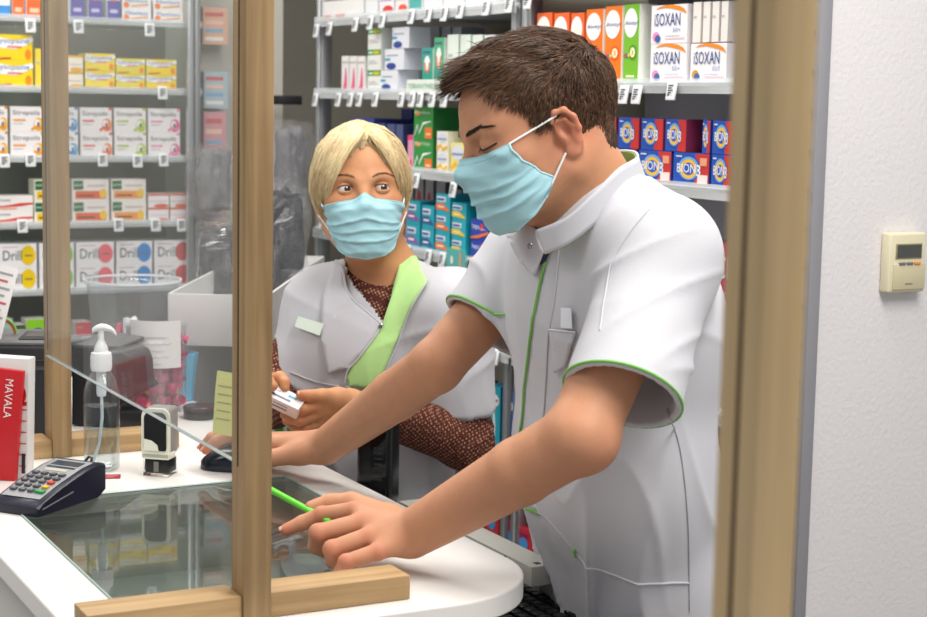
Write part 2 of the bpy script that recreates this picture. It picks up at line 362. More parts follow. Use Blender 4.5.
def d_yel(b, w, h, d): b.fell(w * .5, h * .68, w * .4, h * .25, K('#d9dde9')); b.frect(w * .1, w * .9, h * .58, h * .66, K('#8e96b4'), -.0010); b.fband([(0, h * .1), (w * .35, h * .32), (w * .6, h * .1), (w, h * .25)], h * .16, K('#f0b420'))
def d_bgreen(b, w, h, d):
    b.frect(0, w, h * .72, h * .98, K('#2d9a46')); b.frect(w * .45, w * .9, h * .76, h * .92, K('#d8c726'), -.0008); b.frect(w * .1, w * .4, h * .8, h * .88, K('#e9f0ea'), -.0009); b.frect(w * .1, w * .8, h * .3, h * .34, K('#a9b0b0')); b.frect(w * .1, w * .6, h * .4, h * .44, K('#a9b0b0'))
def d_blue(b, w, h, d): b.fell(w * .34, h * .18, w * .26, h * .16, K('#2f4b9c')); b.frect(w * .1, w * .7, h * .66, h * .72, K('#8f9ab8')); b.frect(w * .02, w * .3, h * .45, h * .56, K('#2ca6c4'), -.0008)
def d_pinktube(b, w, h, d): b.fband([(w * .5, 0), (w * .62, h * .3), (w * .62, h * .66)], [w * .6, w * .4, w * .1], K('#e66a93')); b.frect(0, w, h * .8, h * .84, K('#b9b7b0'), -.0008)
def d_teal(b, w, h, d): b.fband([(w * .5, 0), (w * .5, h * .45)], [w, w * .9], K('#27a08c'), -.0006); b.fell(w * .5, h * .62, w * .28, h * .2, K('#f3f3f0'), -.0008); b.fband([(w * .28, h * .66), (w * .4, h * .45), (w * .6, h * .45), (w * .74, h * .66)], w * .12, K('#d9572f'), -.0010); b.frect(w * .1, w * .8, h * .88, h * .92, K('#515c96'), -.0008); b.fell(w * .3, h * .14, w * .16, h * .08, K('#d6dd3b'), -.0009)
def d_cyan(band):
    def f(b, w, h, d):
        b.frect(w * .04, w * .70, h * .60, h * .86, K('#e9eef4')); b.frect(w * .08, w * .6, h * .66, h * .78, K('#4763a8'), -.0008)
        b.fband([(0, h * .34), (w * .5, h * .36), (w * .95, h * .18)], [h * .30, h * .34, h * .1], K(band), -.0010); b.frect(w * .14, w * .6, h * .30, h * .38, K('#f4f0e0'), -.0012)
    return f
def d_circ(b, w, h, d): b.fell(w * .5, h * .6, w * .3, h * .2, K('#a2303a'), -.0008); b.frect(w * .2, w * .8, h * .12, h * .2, K('#8b8d92'))
def d_grey(b, w, h, d): b.frect(w * .25, w * .75, h * .3, h * .7, K('#8a8d95')); b.frect(w * .35, w * .65, h * .4, h * .6, K('#bfc2c8'), -.0008)
def d_bo(b, w, h, d): b.text('hepa', w * .08, h * .45, w * .4, h * .34, K('#f0f2f8'), -.0010); b.fell(w * .62, h * .62, w * .1, h * .2, K('#e0472e'), -.0008); b.fband([(0, h * .06), (w * .4, h * .14), (w, h * .40)], [h * .08, h * .16, h * .14], K('#ef7d2a'), -.0011); b.frect(w * .5, w * .85, h * .5, h * .56, K('#9fb6e2'), -.0009)
def d_emet(b, w, h, d):
    b.frect(w * .06, w * .92, h * .80, h * .96, K('#2a9270')); b.text('Emetol', w * .10, h * .55, w * .72, h * .16, K('#f4f8f2'), -.0010)
    for k in range(3): b.frect(w * .12, w * (.5 - .08 * k), h * (.42 - .12 * k), h * (.46 - .12 * k), K('#e8d84b'))
def d_asp(b, w, h, d): b.text('ASPI', w * .1, h * .72, w * .8, h * .18, K('#2b2b30')); b.frect(0, w, h * .42, h * .56, K('#d23a34'))
def d_max(b, w, h, d): b.text('Maxilase', w * .1, h * .52, w * .78, h * .3, K('#3f79bd')); b.fell(w * .14, h * .3, w * .1, h * .24, K('#ef7f3a'), -.0008); b.fband([(w * .3, h * .2), (w * .9, h * .38)], h * .14, K('#f0a268'), -.0009)
def d_purp(b, w, h, d): b.frect(0, w, 0, h * .55, K('#5a55a5')); b.fell(w * .5, h * .72, w * .36, h * .2, K('#ef7c2b'), -.0008); b.fell(w * .5, h * .72, w * .2, h * .11, K('#f7c39a'), -.0010); b.frect(w * .2, w * .8, h * .2, h * .3, K('#c9c7ea'), -.0009)
def d_orb(b, w, h, d): b.frect(0, w, 0, h * .6, K('#ef6a33')); b.frect(w * .2, w * .8, h * .15, h * .3, K('#f6c3a4'), -.0009)
def d_small(c):
    def f(b, w, h, d): b.frect(0, w, h * .86, h, K(c)); b.fell(w * .62, h * .14, w * .36, h * .13, K(c), -.0008); b.frect(w * .05, w * .9, h * .42, h * .47, K('#c5a9cf'))
    return f
def none(b, w, h, d): b.frect(w * .1, w * .5, h * .6, h * .66, K('#b9babd'))
def d_force(b, w, h, d): b.text('FORCE', w * .1, h * .45, w * .95, h * .36, K('#f4eef2'), -.0010); b.frect(0, w, h * .2, h * .24, K('#d78fb0'))
# -- left unit --------------------------------------------------------------
gl = 'cartons on the glass shelves'
y = 20; H = hpx(22, 'B', 100)
col('B', -4, 11, y, ZL[0], H * 1.3, 1, '#e8edf2', '#dfe3e8', lambda b, w, h, d: b.frect(0, w, 0, h * .35, K('#3f8fd0')), 'white and blue box at the end of the top glass shelf', grp=gl)
col('B', 13, 25, y, ZL[0], H * 1.3, 1, '#f2f0ee', '#ffffff', d_orb, 'white box with orange base next to the white and blue one', grp=gl)
col('B', 27, 43, y, ZL[0], H * 1.3, 1, '#f2efec', '#ffffff', d_orb, 'white box with orange base close against the wooden post, top shelf', grp=gl)
for i, (a, c) in enumerate(((71, 85), (89, 103), (108, 121))):
    col('B', a, c, y, ZL[0], H * 1.6, 1, '#eef0f2', '#e6ebf0', d_purp, 'tall white box with purple base and orange disc, ' + ('nearest the post', 'middle of three', 'beside the stacked pastille cartons')[i], grp=gl)
col('B', 123, 152, y, ZL[0], hpx(12, 'B', 120), 2, '#f1f0f0', '#e9e9ea', d_max, 'flat white orange dotted carton beside tall purple boxes', grp=gl)
col('B', 154, 184, y, ZL[0], hpx(12, 'B', 120), 2, '#f3f1ee', '#e9e9ea', d_max, 'flat white orange dotted carton beside steel upright', grp=gl)
y = 88; h2 = hpx(25.5, 'B', 60, 70)
col('B', -6, 34, y, ZL[1], h2, 2, '#f3d416', '#e9c50f', d_lyso(), 'bright yellow throat lozenge carton at clear end of second shelf', grp=gl)
col('B', 36, 46, y, ZL[1], h2 * 1.5, 1, '#f0d94a', '#f5f3ea', none, 'upright white and yellow box squeezed between yellow cartons and the post', grp=gl)
hh = hpx(16, 'B', 120, 70)
col('B', 66, 84, y, ZL[1], hh, 2, '#f4efdf', '#efe5c0', d_small('#f0b62c'), 'white and orange lozenge carton just behind the post, second shelf', grp=gl)
col('B', 86, 116, y, ZL[1], hh * 1.08, 2, '#f3dc3c', '#f0e070', d_lyso(), 'yellow lozenge carton with white swoosh behind the plexiglass, first of three', grp=gl)
col('B', 117, 146, y, ZL[1], hh * .95, 2, '#e6d84a', '#e4dfa0', d_lyso(), 'olive yellow lozenge carton behind the plexiglass, middle of three', grp=gl)
col('B', 147, 177, y, ZL[1], hh * .95, 2, '#f1d524', '#ece2a0', d_lyso(), 'yellow lozenge carton behind the plexiglass, next to the steel upright', grp=gl)
y = 157; h3 = hpx(24.5, 'B', 100, 130)
for a, c, c1, c2, t in ((-20, 9, '#f0b41e', '#e0941c', 'yellow swirl at the open end'), (11, 45, '#f2b21c', '#e8962a', 'amber swirl left of the post'), (47, 79, '#55a7d8', '#4c86c6', 'sky blue swirl behind the post'), (81, 113, '#ef8436', '#e2574c', 'orange and coral swirl'), (115, 147, '#b9cf3c', '#a8c43a', 'lime green swirl'), (149, 181, '#e2568f', '#e88ab0', 'pink swirl')):
    col('B', a, c, y, ZL[2], h3, 2, '#ebe8e8', '#e2e0e0', d_strep(c1, c2), 'white lozenge carton with ' + t, grp=gl, depth=.09)
y = 222; h4 = hpx(14, 'B', 20, 210); h5 = hpx(21.5, 'B', 100, 200)
col('B', -8, 34, y, ZL[3], h4, 2, '#efece9', '#e6e3e0', d_redband(), 'flat white carton with red swoosh, fourth shelf', grp=gl)
col('B', 35, 66, y, ZL[3], h5, 2, '#f2efe0', '#e8e5d0', d_green('#eec31e', '#d8cfae'), 'white carton with green square, yellow band, half behind post', grp=gl)
col('B', 73, 110, y, ZL[3], h5, 2, '#ebe6e2', '#e2ded8', d_green('#e0632f', '#c9b9b2'), 'white carton with green square and dark orange band', grp=gl)
col('B', 112, 147, y, ZL[3], h5, 2, '#ece8e2', '#e2ded8', d_green('#ee9a4a', '#c9b9b2'), 'white carton with green square and light orange band', grp=gl)
col('B', 149, 170, y, ZL[3], h5 * .65, 2, '#f0ecec', '#e8e4e4', d_small('#e2604c'), 'squat white carton with coral corner', grp=gl)
col('B', 171, 189, y, ZL[3], h5 * .65, 2, '#f0ebe8', '#e8e4e4', d_small('#e8622a'), 'squat white carton with orange corner against the steel upright', grp=gl)
y = 288; h6 = hpx(23, 'B', 100, 260)
for a, c, cc, t in ((-38, -2, '#e23c5c', 'crimson'), (0, 38, '#efcc12', 'yellow'), (40, 75, '#7cc24a', 'green'), (77, 115, '#ee5f70', 'pink'), (117, 153, '#2c86d2', 'blue'), (155, 192, '#d24a4e', 'brick red')):
    col('B', a, c, y, ZL[4], h6, 2, '#efeef0', '#e6e4e6', d_drill(cc), f'white pastille carton with a large {t} disc', grp=gl, depth=.09)
z6 = .985
for i, (a, c, hh_, f1, t) in enumerate(((4, 14, 20, '#8fbcae', 'pale teal pack on the low shelf beside the leaflet'), (16, 26, 14, '#3e5c34', 'dark green pack on the low shelf'), (27, 48, 19, '#8ccb2e', 'bright green pack with blue cloud on the low shelf'), (76, 92, 14, '#c63a48', 'red and white pack on the low shelf past the post'))):
    col('B', a, c, 331, z6, hpx(hh_, 'B', 50, 320), 1, f1, '#e8e8e4', (lambda b, w, h, d: b.fell(w * .55, h * .3, w * .3, h * .25, K('#2a50a8'))) if i == 2 else none, t, grp='packs on the low shelf')
for px, py in ((30, 26), (78, 27), (149, 30), (162, 93), (4, 161), (30, 160), (102, 160), (137, 161), (163, 160), (22, 226), (118, 225), (155, 225), (181, 225), (49, 228)):
    put_tag(px, py, 'B', f'small white price tag under the cartons at the {["top","second","third","fourth"][[26<=py<=30, 90<py<95, 155<py<165, py>220].index(True)]} glass shelf', 'price tags on the glass display')
# -- centre and right shelving (plane A) -------------------------------------
g2 = 'cartons on the shelves behind the pharmacists'
z = ZA1[0]; y = 12
for a, c, hp, f1, de, t in ((322, 362, 17, '#eeeceb', lambda b, w, h, d: (b.frect(w * .02, w * .2, h * .02, h * .2, K('#dd4a3a')), b.frect(w * .32, w * .55, h * .02, h * .2, K('#dd4a3a'))), 'long white box with two red marks, start of the top shelf'),
                            (364, 376, 30, '#e9ebee', none, 'plain pale box in front of the top shelf'), (378, 392, 30, '#e9e9ec', d_small('#d6423a'), 'white box with red stripe on the top shelf'),
                            (394, 406, 30, '#efe5e2', d_small('#e05a48'), 'white and coral box on the top shelf'), (408, 420, 30, '#56b0a8', none, 'teal box on the top shelf'), (422, 440, 30, '#e4e6ea', none, 'pale box past the teal one on the top shelf'), (442, 462, 30, '#e9e6e2', none, 'cream box on the top shelf'), (464, 486, 30, '#dfe3ea', none, 'greyish box on the top shelf')):
    col('A', a, c, y, z, hpx(hp, 'A', a, 0), 1, f1, '#e3e3e6', de, t, grp=g2, depth=.12)
z = ZA1[1]; y = 93
for i, (a, c) in enumerate(((340, 347), (348, 355), (356, 363))):
    col('A', a, c, y, z, hpx(34, 'A', a, 60), 1, '#efecea', '#e4e0df', d_pinktube, 'slim white box with pink stripe, ' + ('first', 'second', 'third')[i] + ' of three side by side', grp=g2, depth=.04)
col('A', 366, 379, y, z, hpx(20.5, 'A', 372, 60), 3, '#ebece9', '#d7dad4', d_bgreen, 'small white carton with green and yellow band', grp=g2, depth=.10)
for i, (a, c) in enumerate(((379, 396), (383, 402), (390, 407))):
    col('A', a, c, y, z + i * (hpx(20.8, 'A', 390, 60) + .0004), hpx(20.5, 'A', 390, 60), 1, '#e6e8ee', '#cfd3dd', d_blue, 'white carton with dark blue corner, ' + ('lowest', 'middle one', 'highest')[i] + ' of the staggered three', grp=g2, depth=.055)
for i, (a, c) in enumerate(((428, 437), (439, 448), (450, 459))):
    col('A', a, c, y, z, hpx(68, 'A', a, 60), 1, '#b9bac0', '#8f92a3', none, 'tall grey box, ' + ('first', 'second', 'third')[i] + ' behind the teal and green boxes', grp=g2, depth=.06, back=.12)
col('A', 409, 419, y, z, hpx(42, 'A', 420, 60), 1, '#dfe0e4', '#8d93a6', none, 'tall grey carton on the second shelf behind the teal boxes', grp=g2, depth=.10, back=.10)
col('A', 420, 431, y, z, hpx(43, 'A', 425, 60), 1, '#3aa592', '#dfe9e4', d_teal, 'teal and white box with orange ring', grp=g2, depth=.05)
col('A', 432, 442, y, z, hpx(53, 'A', 435, 60), 1, '#4fb07a', '#e2eee6', d_teal, 'taller green and white box with orange ring', grp=g2, depth=.06)
for i, (a, c) in enumerate(((445, 456), (458, 468), (470, 480), (482, 492))):
    col('A', a, c, y, z, hpx(56, 'A', a, 60), 1, '#e2ece2', '#d3e2d6', none, 'pale green white box, ' + ('first', 'second', 'third', 'last')[i] + ' in the row by the dark haired man\'s forehead', grp=g2, depth=.10)
b = MB(); t0, _ = onn(405, 92, NS - .02); t1, _ = onn(444, 92, NS - .02); b.box(t0, t1, NS - .016, NS - .013, z - .004, z + .026, mat('header_white', '#e8efe9', .4, var=.01)); b.text('TERANTHELENE', t0 + .008, z + .006, (t1 - t0) * .9, .011, K('#56a87a'), NS - .0165)
tag(b.build('shelf_header', rot=RA), 'white shelf header strip with green lettering in front of the teal boxes', 'sign')
z = ZA1[2]; y = 170
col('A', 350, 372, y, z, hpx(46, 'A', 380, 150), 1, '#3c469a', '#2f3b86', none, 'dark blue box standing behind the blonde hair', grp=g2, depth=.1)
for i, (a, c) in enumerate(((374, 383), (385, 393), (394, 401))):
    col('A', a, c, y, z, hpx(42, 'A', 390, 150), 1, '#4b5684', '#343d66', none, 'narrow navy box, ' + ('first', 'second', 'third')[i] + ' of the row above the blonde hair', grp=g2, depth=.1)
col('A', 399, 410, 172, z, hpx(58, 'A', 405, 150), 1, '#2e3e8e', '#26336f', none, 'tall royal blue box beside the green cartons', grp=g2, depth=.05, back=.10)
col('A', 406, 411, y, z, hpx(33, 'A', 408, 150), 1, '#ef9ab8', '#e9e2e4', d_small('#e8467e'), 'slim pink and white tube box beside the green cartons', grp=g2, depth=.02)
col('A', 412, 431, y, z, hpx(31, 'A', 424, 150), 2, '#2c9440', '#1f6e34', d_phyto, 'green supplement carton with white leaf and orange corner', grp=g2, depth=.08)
col('A', 435, 446, 175, z, hpx(20, 'A', 445, 150), 2, '#eeecdc', '#e6e3cf', d_yel, 'small white carton with yellow foot', grp=g2, depth=.05)
col('A', 449, 463, 178, z, hpx(30, 'A', 455, 160), 1, '#e9e08a', '#ded257', d_yel, 'pale yellow carton next to the man\'s mask', grp=g2, depth=.05)
z = ZA1[3]; y = 250
for i, (a, c) in enumerate(((372, 380), (382, 390), (392, 400), (403, 411), (413, 421), (423, 431), (434, 443))):
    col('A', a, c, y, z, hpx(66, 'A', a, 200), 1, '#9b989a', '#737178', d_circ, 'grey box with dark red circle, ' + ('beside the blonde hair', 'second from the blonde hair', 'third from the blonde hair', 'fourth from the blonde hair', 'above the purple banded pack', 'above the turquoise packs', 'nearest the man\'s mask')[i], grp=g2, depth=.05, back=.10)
y = 246
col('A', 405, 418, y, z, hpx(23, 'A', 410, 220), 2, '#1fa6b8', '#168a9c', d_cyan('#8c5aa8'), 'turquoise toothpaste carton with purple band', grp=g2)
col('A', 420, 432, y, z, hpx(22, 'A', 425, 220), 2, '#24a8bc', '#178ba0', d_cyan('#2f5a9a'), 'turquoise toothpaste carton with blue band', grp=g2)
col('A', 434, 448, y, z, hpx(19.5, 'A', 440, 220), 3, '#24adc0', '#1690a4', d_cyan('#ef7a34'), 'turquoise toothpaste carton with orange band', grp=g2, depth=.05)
col('A', 450, 464, y, z, hpx(17.5, 'A', 455, 220), 3, '#27aec2', '#1690a4', d_cyan('#f0cd2e'), 'turquoise toothpaste carton with yellow band', grp=g2, depth=.05)
for i, (a, c) in enumerate(((452, 459), (461, 468), (470, 477), (478, 485))):
    col('A', a, c, y, z, hpx(62, 'A', a, 220), 1, '#a2a4ac', '#85878f', d_grey, 'silver grey box, ' + ('first', 'second', 'third', 'fourth')[i] + ' in the row under the man\'s mask', grp=g2, depth=.04, back=.07)
col('A', 469, 487, y + 12, z, hpx(20, 'A', 478, 240), 2, '#2a46b4', '#22388f', d_bo, 'royal blue carton with orange sweep', grp=g2, depth=.04)
col('A', 489, 508, y + 16, z, hpx(38, 'A', 500, 240), 1, '#2ba07e', '#1f8266', d_emet, 'sea green carton with yellow lines beside the man\'s collar', grp=g2, depth=.04)
col('A', 511, 524, y + 20, z, hpx(38, 'A', 515, 240), 1, '#ecebec', '#dcdcde', d_asp, 'white carton with red stripe touching the man\'s shoulder', grp=g2, depth=.04)
b = MB(); t0, _ = onn(447, 268, NS - .03); t1, _ = onn(466, 268, NS - .03); zz = onn(455, 281, NS - .03)[1]
b.box(t0, t1, NS - .032, NS - .031, zz, zz + .07, pap('#5cb8b2')); b.box(t0, t1, NS - .0325, NS - .032, zz + .014, zz + .02, pap('#e9c95e')); b.fell(t0 + (t1 - t0) * .75, zz + .045, .006, .022, K('#d9a48c'), NS - .0328); b.fell(t0 + (t1 - t0) * .3, zz + .045, .007, .009, K('#f2efe6'), NS - .0328)
tag(b.build('hanging_leaflet', rot=RA), 'teal advertising card with a figure hanging among the price tags', 'leaflet')
# lower shelves
z = ZA1[4]; y = 330
for i, (a, c, cc, t) in enumerate(((455, 470, '#138a9a', 'deep teal carton low beside the woman\'s shoulder'), (472, 486, '#1794a6', 'teal carton low beside the man\'s sleeve'), (488, 500, '#20809e', 'blue teal carton low behind the man\'s sleeve'))):
    col('A', a, c, y, z, hpx(46, 'A', a, 300), 1, cc, cc, none, t, grp=g2)
z = ZA1[5]; y = 450
for i, (a, c, cc, dd, t) in enumerate(((470, 483, '#2a8fae', '#1d6f92', 'blue toothbrush blister pack, nearest the woman\'s sleeve'), (486, 498, '#27a0b4', '#1d6f92', 'turquoise toothbrush blister pack between woman\'s sleeve and man\'s coat'), (500, 512, '#2b66b4', '#224f90', 'dark blue toothbrush blister pack against man\'s coat'), (514, 526, '#2a9ab0', '#1d6f92', 'teal toothbrush blister pack behind the man\'s coat'))):
    def dd_(b, w, h, d): b.fell(w * .5, h * .78, w * .4, h * .10, K('#e9eef2')); b.frect(w * .15, w * .8, h * .76, h * .8, K('#c8484a'), -.0009); b.fband([(w * .5, h * .08), (w * .55, h * .4), (w * .45, h * .64)], w * .18, K('#d9f0ee'), -.0009)
    col('A', a, c, y, z, hpx(66, 'A', a, 400), 1, cc, dd, dd_, t, grp=g2, depth=.03)
z = ZA1[6]
def d_red(b, w, h, d): b.frect(0, w, 0, h * .2, K('#d8ccd0')); b.fell(w * .45, h * .5, w * .3, h * .2, K('#3a9ade'), -.0008); b.frect(w * .1, w * .8, h * .75, h * .85, K('#8a2c6e'), -.0009)
for i, (a, c) in enumerate(((440, 452), (454, 466), (468, 482), (484, 497), (499, 514), (516, 530))):
    col('A', a, c, 540, z, hpx(44 if i < 4 else 30, 'A', a, 500), 1, '#c8323c', '#a82430', d_red, 'red packet on the low shelf, ' + ('nearest the woman\'s coat', 'second from the woman\'s coat', 'third from the woman\'s coat', 'fourth from the woman\'s coat', 'blue dotted one above the grey tray', 'behind the man\'s coat front')[i], grp=g2)
# right-hand bay
z = ZA2[1]; y = 84
for i, (a, c) in enumerate(((534, 549), (551, 566), (568, 581))):
    col('A', a, c, y, z, hpx(68, 'A', a, 40), 1, '#ef6a34', '#d95526', d_tall('#ef6a34', '#d8452e', 'vita', '#f6e8d8'), 'orange carton half hidden by the man\'s hair, ' + ('first', 'second', 'third')[i] + ' of three', grp=g2, depth=.09)
col('A', 583, 600, y, z, hpx(72, 'A', 590, 40), 1, '#ef7420', '#e8e4da', d_tall('#ef7420', '#e8581e'), 'tall orange syrup box, nearest the man\'s hair', grp=g2, depth=.03)
col('A', 602, 619, y, z, hpx(75, 'A', 610, 40), 1, '#f0791c', '#e8e4da', d_tall('#ef7420', '#e8581e'), 'tall orange syrup box beside the green one', grp=g2, depth=.03)
col('A', 621, 636, y, z, hpx(77, 'A', 630, 40), 1, '#74b62c', '#e9ece2', d_tall('#74b62c', '#4d8f22'), 'tall green syrup box beside the white and orange cartons', grp=g2, depth=.04)
col('A', 648, 684, y, z, hpx(38, 'A', 665, 40), 2, '#edeaec', '#e2dfe2', d_isox('#e48fb6'), 'white vitamin carton with orange arc and pink dot', grp=g2, depth=.035, top='#f08a1e')
col('A', 688, 724, y, z, hpx(38, 'A', 700, 40), 1, '#edeaec', '#e2dfe2', d_isox('#c9922e'), 'white vitamin carton with orange arc and amber dot beside the blurred post', grp=g2, depth=.035, top='#f08a1e')
for i, (a, c) in enumerate(((689, 697), (699, 706), (708, 715), (717, 724))):
    col('A', a, c, y, z + hpx(39, 'A', 700, 40), hpx(40, 'A', a, 20), 1, '#e5e0db', '#cfc9c6', none, 'plain off-white box end, ' + ('first', 'second', 'third', 'fourth')[i] + ' on top of the amber dotted carton', grp=g2, depth=.05)
z = ZA2[2]; y = 183; hb = hpx(31.5, 'A', 660, 160)
bl = 'blue and red vitamin carton with yellow ring'
col('A', 604, 634, y, z, hb, 1, '#2450ae', '#1b3c86', d_bion2, bl + ', bottom row by the collar', grp=g2)
col('A', 636, 669, y, z, hb, 1, '#2450ae', '#1b3c86', d_bion2, bl + ', bottom row with pale label', grp=g2)
col('A', 671, 707, y, z, hb, 1, '#2450ae', '#1b3c86', d_bion2, bl + ', widest one of the bottom row', grp=g2)
col('A', 709, 730, y, z, hb, 1, '#2450ae', '#1b3c86', d_bion, bl + ', bottom row beside the blurred post', grp=g2)
for i, (a, c) in enumerate(((592, 613), (615, 636), (638, 660), (662, 683), (699, 707), (709, 730))):
    col('A', a, c, y, z + hb + .001, hb, 1, '#2450ae', '#7d2a4a' if i < 4 else '#1b3c86', d_bion, bl + ', top row, ' + ('nearest the man\'s neck', 'second from the man\'s neck', 'third from the man\'s neck', 'last before the gap', 'narrow one past the gap', 'beside the blurred post')[i], grp=g2)
col('A', 690, 730, 250, ZA2[3], hpx(62, 'A', 710, 220), 1, '#b8265a', '#96204a', d_force, 'magenta carton with white capitals above the man\'s shoulder', grp=g2)
for i, (px, py, p) in enumerate(((318, 29, 0), (331, 27, 0), (357, 23, 0), (372, 21, 0), (384, 19, 0), (413, 15, 0), (430, 13, 0), (446, 12, 0), (462, 9, 0), (488, 6, 0), (511, 3, 0), (530, -1, 0))):
    put_tag(px, py + 2, 'A', f'slim white price tag on the top rail, {"first second third fourth fifth sixth seventh eighth ninth tenth eleventh twelfth".split()[i]} from the steel upright', 'price tags on the top rail')
for i, px in enumerate((317, 340, 352, 361, 377, 403, 414, 422, 434, 446)):
    put_tag(px, 100, 'A', f'slim white price tag on the second rail, {"first second third fourth fifth sixth seventh eighth ninth tenth".split()[i]} from the steel upright', 'price tags on the second rail')
for px, py, l in ((418, 181, 'white price tag under the green cartons'), (455, 190, 'white price tag partly behind the man\'s mask'), (409, 252, 'tag under the purple banded pack'), (430, 257, 'tag under the orange banded cartons'), (444, 260, 'tag just before the teal card'), (472, 266, 'tag just past the teal card'), (486, 270, 'tag under the royal blue cartons'), (321, 222, 'white price tag beside the woman\'s ear'), (329, 228, 'second white price tag beside the woman\'s ear'), (497, 357, 'white price tag between the woman\'s shoulder and the man\'s coat'), (626, 95, 'white price tag under the green syrup box'), (639, 95, 'white price tag nearest the vitamin cartons, left one of that pair'), (674, 91, 'large white price tag under the vitamin cartons')):
    put_tag(px, py, 'A', l, 'price tags behind the pharmacists')
# ================================================================ counter
ZC = 1.03
worktop = mat('worktop_white', '#e9e6e2', .28, var=.015, nscale=3); body_m = mat('counter_body', '#cfcdca', .4, var=.02)
def outline(inset=0., t_end=-1.655, r=.15):
    n0, n1 = .455 + inset, 1.03 - inset; t0 = -3.36 + inset; t1 = t_end - inset; rr = r - inset * .5
    P = [(t0, n0), (t1 - .04, n0)]
    P += [(t1 - .04 + .04 * sin(a), n0 + .04 - .04 * cos(a)) for a in np.linspace(0, pi / 2, 5)[1:]]
    P += [(t1 - rr + rr * cos(a), n1 - rr + rr * sin(a)) for a in np.linspace(0, pi / 2, 14)]
    P += [(t0, n1)]; return P
IN = [(-2.34, .528), (-1.765, .528), (-1.78, .66), (-1.80, .76), (-1.86, .86), (-1.95, .915), (-2.04, .938), (-2.13, .945), (-2.34, .945)]
counter = thing('service_counter', 'white rounded pharmacy counter with a dark glass display inset', 'counter', (0, 0, 0), RA)
def slab_hole(P, H, z0, z1, m, name, parent):
    bm = bmesh.new()
    def ring(Q, z): return [bm.verts.new((a, b_, z)) for a, b_ in Q]
    faces = []
    for z in (z0, z1):
        o = ring(P, z); e = [bm.edges.new((o[i], o[(i + 1) % len(o)])) for i in range(len(o))]
        hv = []
        if H: hv = ring(H, z); e += [bm.edges.new((hv[i], hv[(i + 1) % len(hv)])) for i in range(len(hv))]
        bmesh.ops.triangle_fill(bm, edges=e, use_beauty=True)
        faces.append((o, hv))
    for k in (0, 1):
        a, c = faces[0][k], faces[1][k]
        for i in range(len(a)): bm.faces.new((a[i], a[(i + 1) % len(a)], c[(i + 1) % len(a)], c[i]))
    bmesh.ops.recalc_face_normals(bm, faces=bm.faces)
    me = bpy.data.meshes.new(name); bm.to_mesh(me); bm.free(); me.materials.append(m)
    o = bpy.data.objects.new(name, me); COL.objects.link(o); o.parent = parent
    bv = o.modifiers.new('edge', 'BEVEL'); bv.width = .003; bv.segments = 3; bv.limit_method = 'ANGLE'; bv.angle_limit = radians(50); return o
slab_hole(outline(), IN, ZC - .028, ZC, worktop, 'worktop', counter)
cab = slab_hole(outline(.035), [(a * .999 + (-2.04) * .001, b_) for a, b_ in [(-2.35, .50), (-1.73, .50), (-1.73, .96), (-2.35, .96)]], .10, ZC - .0285, body_m, 'cabinet_body', counter)
b = MB(); b.box(-3.30, -1.75, .52, .97, 0, .10, mat('plinth_grey', '#6d6d6e', .5)); b.build('plinth', counter)
b = MB(); b.box(-2.349, -1.731, .501, .959, ZC - .14, ZC - .13, mat('tray_grey', '#c4c8c6', .5, var=.05)); b.build('display_tray', counter)
gm = glass('counter_glass', (.74, .77, .75), .10, .004)
slab_hole([(a, b_) for a, b_ in IN], None, ZC - .006, ZC - .0005, gm, 'glass_inset', counter).modifiers.clear()
b = MB(); Q = IN + [IN[0]]
b.tube([(a, c, ZC + .0005) for a, c in Q], .0016, mat('glass_edge_green', '#a9bdb6', .25), 6); b.build('inset_edge', counter)
# leaflets in the display tray
for i, (t, n, r_, c) in enumerate(((-2.16, .62, .1, '#dfe2e6'), (-2.12, .78, -.12, '#e6e2dc'), (-1.92, .66, .3, '#e4e4e2'))):
    b = MB(); b.box(-.09, .09, -.065, .065, 0, .002, pap(c)); 
    for k in range(6): b.quad([(-.08, -.05 + k * .016, .0024), (.05 - .02 * (k % 3), -.05 + k * .016, .0024), (.05 - .02 * (k % 3), -.044 + k * .016, .0024), (-.08, -.044 + k * .016, .0024)], pap(('#8a93ab', '#d98a5a')[k % 3 == 0]))
    o = b.build('leaflet', loc=W(t, n, ZC - .1295), rot=RA + r_); tag(o, ('printed leaflet under the counter glass, beneath the hand gel bottle', 'printed leaflet under the counter glass, beneath the mouse', 'printed leaflet under the counter glass, nearest the wooden foot')[i], 'leaflet', 'leaflets in the glass display')
# second counter that carries the blurred post
c2 = thing('service_counter', 'white counter end carrying the thick blurred oak upright', 'counter', (0, 0, 0), RA)
slab_hole([(-1.15, .455), (.5, .455), (.5, .98), (-1.05, .98), (-1.15, .90)], None, ZC - .028, ZC, worktop, 'worktop', c2)
slab_hole([(-1.10, .49), (.46, .49), (.46, .94), (-1.10, .94)], None, 0, ZC - .0285, body_m, 'cabinet_body', c2)
